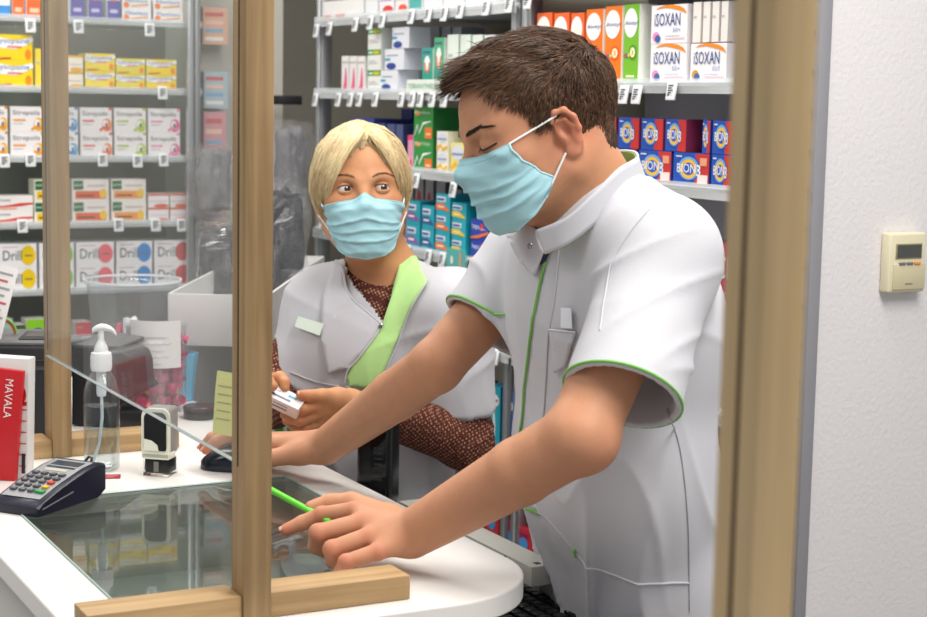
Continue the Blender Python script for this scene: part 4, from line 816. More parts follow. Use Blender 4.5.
for r_ in range(6):
    for c_ in range(23):
        x = -.209 + c_ * .019; y_ = .02 + r_ * .0225
        if c_ in (15, 19): continue
        if r_ * 23 + c_ > 115: continue
        if k0 is None: k0 = kp.build('key', kb, (x, y_, .0158))
        else: c = k0.copy(); COL.objects.link(c); c.location = (x, y_, .0158)
# ================================================================ bodies: distance-field sculpting
class SDF:
    def __init__(s): s.ops = []
    def _push(s, fn, k, mode, lo, hi): s.ops.append((fn, k, mode, np.array(lo, float), np.array(hi, float)))
    def cone(s, a, b, ra, rb, k=.02, mode='u', flat=None):
        """tapered capsule a->b; flat=(direction, factor) squashes the section along a direction"""
        a = np.array(a, float); b = np.array(b, float)
        if flat is not None:
            fd, ff = np.array(flat[0], float), flat[1]; ax = (b - a) / (np.linalg.norm(b - a) + 1e-9); fd = fd - fd @ ax * ax; fd /= np.linalg.norm(fd)
        def fn(p):
            q = p - a
            if flat is not None: q = q + (q @ fd)[:, None] * fd * (1 / ff - 1)
            ba = b - a; l2 = ba @ ba; l = sqrt(l2); rr = ra - rb
            if l < 1e-6 or l <= abs(rr): d = np.linalg.norm(q, axis=1) - ra
            else:
                a2 = l2 - rr * rr; il2 = 1 / l2; y = q @ ba; z = y - l2
                xx = q * l2 - y[:, None] * ba; x2 = (xx * xx).sum(1); y2 = y * y * l2; z2 = z * z * l2
                kk = np.sign(rr) * rr * rr * x2
                d = np.where(np.sign(z) * a2 * z2 > kk, np.sqrt(x2 + z2) * il2 - rb, np.where(np.sign(y) * a2 * y2 < kk, np.sqrt(x2 + y2) * il2 - ra, (np.sqrt(x2 * a2 * il2) + y * rr) * il2 - ra))
            return d * (ff if flat is not None and ff < 1 else 1)
        R = max(ra, rb) * (max(1, flat[1]) if flat is not None else 1)
        s._push(fn, k, mode, np.minimum(a, b) - R, np.maximum(a, b) + R); return s
    def ell(s, c, r, k=.02, mode='u', R=None):
        c = np.array(c, float); r = np.array(r, float); Ri = None if R is None else np.array(R, float)
        def fn(p):
            q = p - c
            if Ri is not None: q = q @ Ri
            k0 = np.sqrt(((q / r) ** 2).sum(1)); k1 = np.sqrt(((q / (r * r)) ** 2).sum(1)) + 1e-9
            return np.where(k0 < 1e-6, -r.min(), k0 * (k0 - 1) / k1)
        s._push(fn, k, mode, c - r.max(), c + r.max()); return s
    def func(s, fn, k, mode, lo, hi): s._push(fn, k, mode, lo, hi); return s
    def eval(s, p):
        f = np.full(len(p), .5)
        for fn, k, mode, lo, hi in s.ops:
            m = k + .05; ins = np.all((p > lo - m) & (p < hi + m), axis=1)
            if not ins.any(): continue
            f[ins] = s._comb(f[ins], fn(p[ins]), k, mode)
        return f
    @staticmethod
    def _comb(f, d, k, mode):
        if mode == 'u':
            h = np.maximum(k - np.abs(f - d), 0) / k if k > 0 else 0; return np.minimum(f, d) - h * h * k * .25
        h = np.maximum(k - np.abs(f + d), 0) / k if k > 0 else 0; return np.maximum(f, -d) + h * h * k * .25
    def mesh(s, vox, lo=None, hi=None, relax=2):
        L = np.min([o[3] for o in s.ops if o[2] == 'u'], 0) - 3 * vox if lo is None else np.array(lo); H = np.max([o[4] for o in s.ops if o[2] == 'u'], 0) + 3 * vox if hi is None else np.array(hi)
        n = np.ceil((H - L) / vox).astype(int) + 1; F = np.full(n, .5, np.float32)
        for fn, k, mode, a, b in s.ops:
            m = k + 2 * vox + .004; i0 = np.maximum(0, np.floor((a - m - L) / vox).astype(int)); i1 = np.minimum(n, np.ceil((b + m - L) / vox).astype(int) + 1)
            if (i1 <= i0).any(): continue
            g = np.stack(np.meshgrid(*[L[j] + vox * np.arange(i0[j], i1[j]) for j in range(3)], indexing='ij'), -1).reshape(-1, 3)
            sl = tuple(slice(i0[j], i1[j]) for j in range(3)); f0 = F[sl].ravel().astype(float); F[sl] = s._comb(f0, fn(g), k, mode).reshape(F[sl].shape)
        S = F < 0
        c = [S[i:n[0] - 1 + i, j:n[1] - 1 + j, k:n[2] - 1 + k] for i in (0, 1) for j in (0, 1) for k in (0, 1)]
        anyi = np.zeros_like(c[0]); alli = np.ones_like(c[0])
        for x in c: anyi |= x; alli &= x
        cell = anyi & ~alli; idx = np.full(cell.shape, -1, np.int64); ci = np.argwhere(cell); idx[cell] = np.arange(len(ci))
        acc = np.zeros((len(ci), 3)); cnt = np.zeros(len(ci)); cr = [(i, j, k) for i in (0, 1) for j in (0, 1) for k in (0, 1)]
        for e0 in cr:
            for ax in range(3):
                if e0[ax] == 1: continue
                e1 = list(e0); e1[ax] = 1
                f0 = F[ci[:, 0] + e0[0], ci[:, 1] + e0[1], ci[:, 2] + e0[2]]; f1 = F[ci[:, 0] + e1[0], ci[:, 1] + e1[1], ci[:, 2] + e1[2]]
                mk = (f0 < 0) != (f1 < 0); t = np.where(mk, f0 / np.where(mk, f0 - f1, 1), 0)
                pt = np.array(e0, float)[None] + 0 * acc; pt[:, ax] += t; acc += pt * mk[:, None]; cnt += mk
        V = L + vox * (ci + acc / np.maximum(cnt, 1)[:, None]); Q = []
        for ax in range(3):
            o1, o2 = [(1, 2), (2, 0), (0, 1)][ax]; sl0 = [slice(1, -1)] * 3; sl0[ax] = slice(0, -1)
            A0 = S[tuple(slice(0, -1) if j == ax else slice(1, -1) for j in range(3))]; A1 = S[tuple(slice(1, None) if j == ax else slice(1, -1) for j in range(3))]
            e = np.argwhere(A0 != A1)
            if not len(e): continue
            sg = A0[tuple(e.T)]; base = e + np.array([0 if j == ax else 1 for j in range(3)])
            def cellat(d1, d2): b = base.copy(); b[:, o1] -= d1; b[:, o2] -= d2; return idx[tuple(b.T)]
            q = np.stack([cellat(1, 1), cellat(0, 1), cellat(0, 0), cellat(1, 0)], 1); q[~sg] = q[~sg][:, ::-1]; Q.append(q)
        Q = np.concatenate(Q); Q = Q[(Q >= 0).all(1)]
        return s.project(V, 2, vox), Q
    def grad(s, p, e=.0008):
        g = np.zeros_like(p)
        for j in range(3): d = np.zeros(3); d[j] = e; g[:, j] = s.eval(p + d) - s.eval(p - d)
        return g / (np.linalg.norm(g, axis=1)[:, None] + 1e-9)
    def project(s, V, it=2, lim=.01):
        V = V.copy()
        for _ in range(it): d = np.clip(s.eval(V), -lim * .6, lim * .6); V -= s.grad(V) * d[:, None] * .95
        return V
    def march(s, o, d, t0=.5, t1=4.5, off=0.):
        """rays o + t d -> first hit"""
        d = np.array(d, float); ln = np.linalg.norm(d, axis=1)[:, None]; d = d / ln; o = np.array(o, float) + 0 * d; t = np.full(len(d), t0); 
        lo = np.min([x[3] for x in s.ops if x[2] == 'u'], 0) - .05; hi = np.max([x[4] for x in s.ops if x[2] == 'u'], 0) + .05
        done = np.zeros(len(d), bool)
        for _ in range(400):
            p = o + d * t[:, None]; f = s.eval(p) - off; done |= (f < .0002)
            t = np.where(done, t, t + np.clip(f * .6, .0003, .03))
            if done.all() or (t > t1).all(): break
        return o + d * t[:, None], done & (t < t1)
def mesh_obj(name, V, Q, m, parent=None, smooth=True):
    me = bpy.data.meshes.new(name); V = np.asarray(V, float); Q = np.asarray(Q)
    if Q.ndim == 2:
        me.vertices.add(len(V)); me.vertices.foreach_set('co', V.ravel()); w = Q.shape[1]
        me.loops.add(Q.size); me.loops.foreach_set('vertex_index', Q.ravel().astype(np.int32)); me.polygons.add(len(Q)); me.polygons.foreach_set('loop_start', np.arange(0, Q.size, w, dtype=np.int32)); me.update(calc_edges=True); me.validate()
    else: me.from_pydata([tuple(v) for v in V], [], [list(map(int, q)) for q in Q])
    me.polygons.foreach_set('use_smooth', [smooth] * len(me.polygons)); me.materials.append(m); me.update()
    o = bpy.data.objects.new(name, me); COL.objects.link(o)
    if parent is not None: o.parent = parent
    return o
def frame(yaw, pitch, roll):
    """columns: person's left, forward, up.  yaw: heading of forward measured from +Y towards +X"""
    f = np.array([sin(yaw) * cos(pitch), cos(yaw) * cos(pitch), sin(pitch)]); r0 = np.array([cos(yaw), -sin(yaw), 0]); u0 = np.cross(r0, f)
    r1 = cos(roll) * r0 + sin(roll) * u0; u1 = -sin(roll) * r0 + cos(roll) * u0
    return np.stack([-r1, f, u1], 1)        # x axis = person's left
class Head:
    def __init__(s, c, R, sc, woman=False, deep=1.):
        s.c = np.array(c, float); s.R = R; s.s = sc; s.w = woman; s.sv = np.array((1., deep, 1.))
    def T(s, p): return s.c + s.s * (s.R @ (np.array(p, float) * s.sv))
    def Tn(s, P): return s.c + s.s * ((np.asarray(P, float) * s.sv) @ s.R.T)
    def inv(s, P): return (np.asarray(P) - s.c) @ s.R / s.s
    def sculpt(s, S, neck_to=None, rn=.055):
        T, sc, R = s.T, s.s, s.R; w = s.w
        def E(c, r, k=.02, mode='u', RR=None): S.ell(T(c), np.array(r) * sc * (s.sv if RR is None else 1), k * sc, mode, R if RR is None else R @ RR)
        def Cn(a, b, ra, rb, k=.015, mode='u', flat=None): S.cone(T(a), T(b), ra * sc, rb * sc, k * sc, mode, None if flat is None else (R @ np.array(flat[0]), flat[1]))
        E((0, -.012, .052), (.074, .093, .082), .02)
        E((0, .030, .048), (.066, .066, .064), .03)
        E((0, .036, -.010), (.060, .058, .070), .03)
        E((0, .040, -.058), (.046, .046, .036), .03)
        for x in (-1, 1):
            Cn((x * .054, .000, -.040), (x * .020, .074, -.086), .018, .015, .03)
            E((x * .043, .062, -.006), (.020, .018, .015), .03)
            Cn((x * .040, .080, .036), (x * .014, .090, .032), .0075, .0075, .016)
            E((x * .050, .045, .040), (.012, .03, .022), .02)
        E((0, .080, -.088), (.020, .016, .015), .02)
        E((0, .074, -.056), (.026, .020, .018), .02)
        Cn((0, .090, .026), (0, .112, -.014), .0065, .0095, .012); E((0, .113, -.016), (.010, .010, .008), .008)
        for x in (-1, 1): E((x * .012, .103, -.020), (.008, .010, .007), .007)
        for x in (-1, 1):
            E((x * .032, .094, .018), (.0155, .011, .0115), .010, 's')
            E((x * .032, .0745 if w else .078, .018), (.0150, .0135, .0128) if w else (.0155, .0142, .0132), .006)
        if w:
            for x in (-1, 1): E((x * .032, .099, .0185), (.0150, .020, .0062), .003, 's')
        # lips
        Cn((-.018, .088, -.050), (.018, .088, -.050), .005, .005, .008); Cn((-.014, .088, -.060), (.014, .088, -.060), .006, .006, .008)
        # ears
        for x in (-1, 1):
            RE = np.array([[1, 0, 0], [0, 1, 0], [0, 0, 1.]]); a = x * .32; RE = np.array([[cos(a), -sin(a), 0], [sin(a), cos(a), 0], [0, 0, 1]])
            t = -.22; RT = np.array([[1, 0, 0], [0, cos(t), -sin(t)], [0, sin(t), cos(t)]])
            RR = RE @ RT; o = np.array((x * .074, -.008, .004))
            def L(p): return o + RR @ np.array(p)
            pts = [(x * .000, .012, .012), (x * .006, .013, .024), (x * .010, .004, .032), (x * .011, -.008, .030), (x * .010, -.015, .016), (x * .008, -.014, .000), (x * .005, -.006, -.013), (x * .001, .004, -.024), (0, .010, -.026)]
            S.ell(T(L((x * .002, -.001, .004))), np.array((.0052, .015, .029)) * sc, .006 * sc, 'u', R @ RR)
            for i in range(len(pts) - 1): Cn(L(pts[i]), L(pts[i + 1]), .0038, .0038, .0035)
            pts2 = [(x * .006, .006, .020), (x * .0075, -.004, .018), (x * .0075, -.008, .006), (x * .006, -.004, -.006)]
            for i in range(len(pts2) - 1): Cn(L(pts2[i]), L(pts2[i + 1]), .0028, .0028, .003)
            E(L((x * .007, .003, .003)), (.005, .006, .009), .004, 's', RR); Cn(L((x * .002, .011, .004)), L((x * .004, .010, -.001)), .004, .004, .004)
            E(L((x * .003, .006, -.024)), (.004, .007, .007), .005, 'u', RR)
        if neck_to is not None:
            S.cone(T((0, -.028, -.030)), neck_to, rn * sc, rn * 1.12, .035)
            S.cone(T((0, .020, -.060)), np.array(neck_to) + R[:, 1] * .03, rn * .62 * sc, rn * .7, .03)
def rotv(v, ax, ang):
    ax = np.array(ax, float) / np.linalg.norm(ax); v = np.array(v, float)
    return v * cos(ang) + np.cross(ax, v) * sin(ang) + ax * (ax @ v) * (1 - cos(ang))
def chain(S, pts, rs, k=.004, flat=None):
    for i in range(len(pts) - 1): S.cone(pts[i], pts[i + 1], rs[i], rs[i + 1], k, 'u', flat)
# membrane mask ---------------------------------------------------------------
def face_mask(H, S, m_front, parent, zt, zb, phs, nu=72, nv=52, folds=3, tent=(.122, -.020, .107, -.095), fk=.33):
    """pleated mask stretched over the face, built in the head's own frame. zt/zb: edge heights by |u|; phs: half-angle by height 0..1"""
    U = np.linspace(-1, 1, nu); Vv = np.linspace(0, 1, nv); G = np.zeros((nu, nv, 2))
    hv = np.interp(Vv, *phs)
    for i, u_ in enumerate(U): G[i, :, 0] = u_ * hv; G[i, :, 1] = zb(abs(u_)) + (zt(abs(u_)) - zb(abs(u_))) * Vv
    d = np.stack([np.sin(G[..., 0]), np.cos(G[..., 0]), 0 * G[..., 0]], -1).reshape(-1, 3); o = np.stack([0 * G[..., 0], 0 * G[..., 0] + .0, G[..., 1]], -1).reshape(-1, 3)
    r = np.full(len(d), .20)
    for _ in range(120):
        f = S.eval(H.Tn(o + d * r[:, None])) / H.s; r = np.where(f > .0008, r - np.clip(f * .6, .0002, .02), r); r = np.maximum(r, .02)
    r = r.reshape(nu, nv) + .0028; base = r.copy(); z = G[..., 1]; y1, z1, y2, z2 = tent
    tt = y2 + (y1 - y2) * np.clip((z - z2) / (z1 - z2), -.3, 1); tt = np.where(z < z2, y2 - (z2 - z) * 1.2, tt); fall = np.clip(1 - (np.abs(G[..., 0]) / 1.25) ** 1.7 * fk, .3, 1); base = np.maximum(base, np.where(z < z1, tt * fall, 0)); r = base.copy()
    for _ in range(260):
        a = r.copy(); a[1:-1, 1:-1] = .27 * (r[2:, 1:-1] + r[:-2, 1:-1]) + .23 * (r[1:-1, 2:] + r[1:-1, :-2]); a[1:-1, 0] = .5 * (r[2:, 0] + r[:-2, 0]); a[1:-1, -1] = .5 * (r[2:, -1] + r[:-2, -1]); r = np.maximum(a, base)
        r[:, -1] = np.maximum(base[:, -1], r[:, -1] * .35 + base[:, -1] * .65)
    uu = np.linspace(0, 1, nu)[:, None]; vv = Vv[None]; fan = 1 - np.abs(2 * uu - 1) ** 2.2; rr_ = r.copy(); rs_ = np.random.default_rng(5)
    for k in range(folds):
        c = .26 + .17 * k; c2 = c + .06 * (np.abs(2 * uu - 1) ** 1.5) * (k - 1) * -1 + .012 * np.sin(uu * 9 + k * 2)
        s_ = (vv - c2) / .06; rr_ = rr_ + .0055 * (.25 + .75 * fan ** .5) * np.where(s_ > 0, np.exp(-s_ * .9) * (s_ < 5), np.exp(-(s_ / .16) ** 2))
    edge = np.abs(2 * uu - 1)
    rr_ = rr_ + .0022 * edge ** 3 * np.sin(vv * 26 + uu * 3) + .0008 * np.sin(uu * 23 + vv * 9) * np.sin(vv * 19 + uu * 8)
    L = np.stack([rr_ * np.sin(G[..., 0]), rr_ * np.cos(G[..., 0]), G[..., 1]], -1); V = H.Tn(L.reshape(-1, 3))
    Q = [[i * nv + j, (i + 1) * nv + j, (i + 1) * nv + j + 1, i * nv + j + 1] for i in range(nu - 1) for j in range(nv - 1)]
    ob = mesh_obj('face_mask', V, np.array(Q), m_front, parent); so = ob.modifiers.new('t', 'SOLIDIFY'); so.thickness = .0009; so.offset = 0
    return ob, L
# ================================================================ people: shared
def skin_mat(name, base, red, sss=.12):
    m = mat(name, base, .54, var=.10, nscale=55, bump=.12, bscale=420, sss=sss, spec=.35); nt = m.node_tree; b = nt.nodes['Principled BSDF']
    src = b.inputs['Base Color'].links[0].from_socket; at_ = nt.nodes.new('ShaderNodeAttribute'); at_.attribute_name = 'blush'
    mx = nt.nodes.new('ShaderNodeMix'); mx.data_type = 'RGBA'; mx.inputs[7].default_value = rgb(red)
    nt.links.new(src, mx.inputs[6]); nt.links.new(at_.outputs['Fac'], mx.inputs[0]); nt.links.new(mx.outputs[2], b.inputs['Base Color']); return m
def set_blush(o, V, spots):
    f = np.zeros(len(V))
    for c, r, a in spots: f = np.maximum(f, a * np.exp(-((V - np.array(c)) ** 2).sum(1) / (r * r)))
    at_ = o.data.attributes.new('blush', 'FLOAT', 'POINT'); at_.data.foreach_set('value', f.astype(np.float32))
def fabric(name, c, bump=.25, scale=900, rough=.75, var=.02):
    return mat(name, c, rough, var=var, nscale=18, bump=bump, bscale=scale, spec=.25, sheen=.15)
white_cloth = fabric('coat_white', '#c0c0c6'); green_trim = fabric('trim_green', '#74b254'); green_panel = fabric('panel_green', '#b4de90')
mask_m = mat('mask_blue', '#9fcbd4', .75, var=.05, nscale=25, bump=.3, bscale=700, sss=.1); loop_m = fabric('elastic_white', '#e8eef0')
def radial(S, H, D, org=(0, 0, .03), r0=.24, off=0.):
    D = np.asarray(D, float); D = D / np.linalg.norm(D, axis=1)[:, None]; org = np.array(org); r = np.full(len(D), r0)
    for _ in range(90):
        f = S.eval(H.Tn(org + D * r[:, None])) / H.s - off; r = np.where(f > .0004, r - np.clip(f * .7, .0002, .03), r)
    return r
def sph(az, el): return np.stack([np.sin(az) * np.cos(el), np.cos(az) * np.cos(el), np.sin(el)], -1)   # az 0 = front, + = person's left
def strands(name, P, r0, m, parent, n=3, tone=None):
    """P: (count, k, 3) polylines -> thin tapering hairs in one mesh"""
    C, K, _ = P.shape; d = np.zeros_like(P); d[:, 1:-1] = P[:, 2:] - P[:, :-2]; d[:, 0] = P[:, 1] - P[:, 0]; d[:, -1] = P[:, -1] - P[:, -2]; d /= np.linalg.norm(d, axis=2)[..., None] + 1e-9
    ref = rng.normal(size=(C, 1, 3)); a = np.cross(d, ref); a /= np.linalg.norm(a, axis=2)[..., None] + 1e-9; b_ = np.cross(d, a)
    tt = np.linspace(0, 1, K); rad = r0 * (1 - .8 * tt ** 2); rad = rad[None, :, None] * (rng.uniform(.7, 1.3, (C, 1, 1)))
    V = np.stack([P + rad * (cos(2 * pi * j / n) * a + sin(2 * pi * j / n) * b_) for j in range(n)], 2)   # C K n 3
    base = (np.arange(C) * K * n)[:, None, None]; kk = (np.arange(K - 1) * n)[None, :, None]; jj = np.arange(n)[None, None, :]
    q = np.stack([base + kk + jj, base + kk + (jj + 1) % n, base + kk + n + (jj + 1) % n, base + kk + n + jj], -1).reshape(-1, 4)
    o = mesh_obj(name, V.reshape(-1, 3), q, m, parent)
    at_ = o.data.attributes.new('tone', 'FLOAT', 'POINT'); at_.data.foreach_set('value', np.repeat(rng.uniform(0, 1, C) if tone is None else tone, K * n).astype(np.float32)); return o
def hair_mat(name, c1, c2, rough=.38):
    m = mat(name, c1, rough, var=0, spec=.4); nt = m.node_tree; b = nt.nodes['Principled BSDF']
    at_ = nt.nodes.new('ShaderNodeAttribute'); at_.attribute_name = 'tone'; mx = nt.nodes.new('ShaderNodeMix'); mx.data_type = 'RGBA'; mx.inputs[6].default_value = rgb(c1); mx.inputs[7].default_value = rgb(c2)
    nt.links.new(at_.outputs['Fac'], mx.inputs[0]); nt.links.new(mx.outputs[2], b.inputs['Base Color']); return m
def eye(H, side, gaze, skin, parent, up, lo, iris='#4a3324', lash='#2a1d16'):
    """one eye: ball with iris, lids and lashes; gaze in the head frame; up/lo = lid edge elevations (rad)"""
    c = np.array((side * .032, .0775, .018)); r = .0146; b = MB(); g = np.array(gaze, float); g /= np.linalg.norm(g)
    ms = (mat('eye_pupil', '#08070a', .08, var=0, coat=1), mat('eye_iris_' + iris[1:], iris, .12, var=.3, nscale=900, coat=1), mat('eye_white', '#cfc6c2', .25, var=.03, coat=.3))
    ref = np.array([0, 0, 1.]); a = np.cross(g, ref); a /= np.linalg.norm(a); bb = np.cross(g, a); rings = np.radians([0, 4, 9, 10, 16, 24, 25, 40, 55, 75, 100, 140, 180]); n = 24; vs = []
    for th_ in rings:
        for k in range(n): vs.append(H.T(c + r * (cos(th_) * g + sin(th_) * (cos(2 * pi * k / n) * a + sin(2 * pi * k / n) * bb))))
    for i in range(len(rings) - 1): b.add([vs[i * n + k] for k in range(n)] + [vs[(i + 1) * n + k] for k in range(n)], [[k, (k + 1) % n, n + (k + 1) % n, n + k] for k in range(n)], ms[0 if i < 2 else 1 if i < 5 else 2], True)
    b.build('eyeball', parent, clean=True)
    rl = .0156; U = np.radians(np.linspace(-68, 68, 25))
    def lid(name, edge, far, lash_on):
        V = []; nv = 9
        for u_ in U:
            w_ = cos(u_ * 1.30); w_ = max(w_, 0) ** .65; e = edge * w_ + (-.04) * (1 - w_)
            for k in range(nv): 
                v_ = e + (far - e) * k / (nv - 1); rr_ = rl - (.0004 if k == 0 else 0) - .0022 * (k / (nv - 1)) ** 2; V.append(H.T(c + rr_ * np.array((side * sin(u_) * cos(v_), cos(u_) * cos(v_), sin(v_)))))
        Q = [[i * nv + k, (i + 1) * nv + k, (i + 1) * nv + k + 1, i * nv + k + 1] for i in range(24) for k in range(nv - 1)]
        o = mesh_obj(name, V, np.array(Q), skin, parent); so = o.modifiers.new('t', 'SOLIDIFY'); so.thickness = .0008; so.offset = -1
        if lash_on:
            E_ = np.array([V[i * nv] for i in range(2, 23)]); tb = MB(); tb.tube(list(E_), .00045 * H.s * lash_on, mat('lash_line', lash, .6), 5); 
            for i in range(1, 20): d = H.R @ np.array((side * sin(U[i + 2]) * .5, 1., -.35 if up < 0 else .45)); tb.tube([E_[i], E_[i] + .0018 * d, E_[i] + .0032 * d + H.R @ np.array((0, 0, .0015 if up > 0 else -.0005))], [.0003, .00022, .0001], mat('lash_line', lash, .6), 3)
            tb.build('eyelashes', parent)
    lid('upper_eyelid', up, radians(72), 1.2); lid('lower_eyelid', lo, radians(-66), .0)
def lash_line(H, S, pts, m, parent, r=.0006, hairs=16, down=1):
    P = np.array(spline(pts, 6)); org = np.array((0, 0, .03)); D = P - org; rr_ = radial(S, H, D, off=.0003); D /= np.linalg.norm(D, axis=1)[:, None]; W_ = H.Tn(org + D * rr_[:, None]); b = MB(); b.tube(list(W_), r, m, 5)
    for i in np.linspace(1, len(W_) - 2, hairs).astype(int): d = H.R @ (D[i] * .9 + np.array((0, 0, -.55 * down))); b.tube([W_[i], W_[i] + .0035 * d, W_[i] + .006 * d], [.0003, .0002, .0001], m, 3)
    return b.build('eyelashes', parent)
def brow(H, S, side, pts, m, parent, w=.006, n=170, ln=.009):
    P = np.array(pts, float); t = rng.uniform(0, 1, n); seg = t * (len(P) - 1); i = np.minimum(seg.astype(int), len(P) - 2); f = (seg - i)[:, None]; c = P[i] * (1 - f) + P[i + 1] * f; d = P[i + 1] - P[i]; d /= np.linalg.norm(d, axis=1)[:, None]
    wid = w * (1 - .65 * t ** 1.5) * (.6 + .4 * np.minimum(1, t * 6)); c = c + np.stack([0 * t, 0 * t, rng.uniform(-.5, .5, n) * wid], 1)
    org = np.array((0, 0, .03)); D = c - org; r = radial(S, H, D, off=.0003); D /= np.linalg.norm(D, axis=1)[:, None]; root = org + D * r[:, None]
    out = []
    for k in range(4):
        q = root + (d + np.array((0, 0, .35)) * (1 - t[:, None])) * ln * k / 3; D2 = q - org; l = np.linalg.norm(D2, axis=1)[:, None]; D2 /= l; rr_ = radial(S, H, D2, off=.0006 + .0004 * (k == 1)); out.append(org + D2 * rr_[:, None])
    return strands('eyebrow', H.Tn(np.stack(out, 1).reshape(-1, 3)).reshape(n, 4, 3), .00028, m, parent)
def on_surface(S, pts, off=.001, o=None):
    """photo-frame curve dropped on a garment's surface"""
    D = np.array([ray(x, y) for x, y in pts]); P, ok = S.march(CAM, D, 1.2, 4.2, 0.)
    f_ = S.fold(P) if hasattr(S, 'fold') else 0 * P[:, 0]; return P + S.grad(P, .003) * (off + f_)[:, None], ok
def dens(pts, n=12):
    P = [np.array(p, float) for p in pts]; out = []
    for i in range(len(P) - 1):
        for k in range(n): out.append(P[i] * (1 - k / n) + P[i + 1] * k / n)
    return out + [P[-1]]
def spline(pts, n=10):
    P = [np.array(p, float) for p in pts]; P = [2 * P[0] - P[1]] + P + [2 * P[-1] - P[-2]]; out = []
    for i in range(1, len(P) - 2):
        for k in range(n):
            t = k / n; a, b_, c, d = P[i - 1], P[i], P[i + 1], P[i + 2]
            out.append(.5 * ((2 * b_) + (-a + c) * t + (2 * a - 5 * b_ + 4 * c - d) * t * t + (-a + 3 * b_ - 3 * c + d) * t ** 3))
    return out + [P[-2]]
def seam(S, pts, r, m, name, parent, off=.0005, n=6, label=None, smooth=True):
    P, ok = on_surface(S, spline(pts, 8) if smooth else dens(pts, 8), off); P = P[ok]; o = MB().tube(list(P), r, m, n).build(name, parent)
    if label: o['label'] = label
    return o
def patch(S, poly, m, name, parent, off=.0015, step=3., thick=.0015, label=None):
    """cloth piece cut to an outline and laid on a garment"""
    bm = bmesh.new(); pl = dens(list(poly) + [poly[0]], max(2, int(24 / 3)))[:-1]; vs = [bm.verts.new((p[0], p[1], 0)) for p in pl]
    es = [bm.edges.new((vs[i], vs[(i + 1) % len(vs)])) for i in range(len(vs))]; bmesh.ops.triangle_fill(bm, edges=es, use_beauty=True)
    for _ in range(6):
        le = [e for e in bm.edges if e.calc_length() > step * 1.8]
        if not le: break
        bmesh.ops.subdivide_edges(bm, edges=le, cuts=1, use_grid_fill=False); bmesh.ops.triangulate(bm, faces=bm.faces[:]); bmesh.ops.beautify_fill(bm, faces=bm.faces[:], edges=[e for e in bm.edges if not e.is_boundary])
    bm.verts.ensure_lookup_table(); P2 = [(v.co.x, v.co.y) for v in bm.verts]; F = [[v.index for v in f.verts] for f in bm.faces]; bm.free()
    P, ok = on_surface(S, P2, off); F = [f for f in F if all(ok[i] for i in f) and max(np.linalg.norm(P[f[a]] - P[f[a - 1]]) for a in range(3)) < .03]
    used = sorted(set(i for f in F for i in f)); mp_ = {a: i for i, a in enumerate(used)}; P = P[used]; F = [[mp_[i] for i in f] for f in F]; o = mesh_obj(name, P, np.array(F), m, parent)
    bm = bmesh.new(); bm.from_mesh(o.data); bmesh.ops.recalc_face_normals(bm, faces=bm.faces)
    if bm.faces and (Vector(bm.faces[0].normal).dot(Vector(CAM) - bm.faces[0].calc_center_median()) < 0): bmesh.ops.reverse_faces(bm, faces=bm.faces)
    bm.to_mesh(o.data); bm.free(); so = o.modifiers.new('t', 'SOLIDIFY'); so.thickness = thick; so.offset = 1
    if label: o['label'] = label
    return o
def hand(S, wr, M, Pp, D, T, th, rs=1., k=.003):
    for i in range(4):
        f = rs * (1, 1.03, .98, .86)[i]; S.cone(wr + (M[i] - wr) * .12, M[i], .0165 * rs, .0108 * f, .014); S.cone(M[i], Pp[i], .0108 * f, .0094 * f, k); S.cone(Pp[i], D[i], .0094 * f, .0084 * f, k); S.cone(D[i], T[i], .0084 * f, .0070 * f, k)
        S.ell(Pp[i], np.array((.0098,) * 3) * f, .003)
    S.cone(wr + (th[0] - wr) * .2, th[0], .016 * rs, .0165 * rs, .014); S.cone(th[0], th[1], .0165 * rs, .0125 * rs, .010); S.cone(th[1], th[2], .0122 * rs, .0105 * rs, .004); S.cone(th[2], th[3], .0105 * rs, .0085 * rs, .003)
def nails(tips, dips, wr_up, m, parent, r=.0062):
    for T_, D_ in zip(tips, dips):
        d = (T_ - D_) / (np.linalg.norm(T_ - D_) + 1e-9); u = np.array(wr_up, float); u -= u @ d * d; u /= np.linalg.norm(u) + 1e-9; s_ = np.cross(d, u); c = T_ + d * .002; vs = []
        for i in range(5):
            for j in range(5): a = (j - 2) / 2 * .85; vs.append(c + d * (i - 2) / 2 * .0052 + s_ * sin(a) * r + u * (cos(a) * r + .0012 - .0006 * (i > 3)))
        MB().add(vs, [[i * 5 + j, i * 5 + j + 1, (i + 1) * 5 + j + 1, (i + 1) * 5 + j] for i in range(4) for j in range(4)], m, True).build('fingernail', parent)
def sleeve_op(S, a, b, ra, rb, k=.03, wall=.005, depth=.07, flat=None):
    a = np.array(a, float); b = np.array(b, float); ax = (b - a) / np.linalg.norm(b - a); e = b + ax * rb * 1.5; rbe = rb + (rb - ra) * rb * 1.5 / np.linalg.norm(b - a)
    T_ = SDF(); T_.cone(a, e, ra, rbe, 0, 'u', flat); f0 = T_.ops[0][0]
    S.func(lambda p: np.maximum(f0(p), (p - b) @ ax), k, 'u', T_.ops[0][3], T_.ops[0][4])
    S.cone(b - ax * depth, b + ax * .12, rb - wall - .004, rb - wall + .001, .002, 's', flat)
def folds(V, Nn, fn): return V + Nn * fn(V)[:, None]
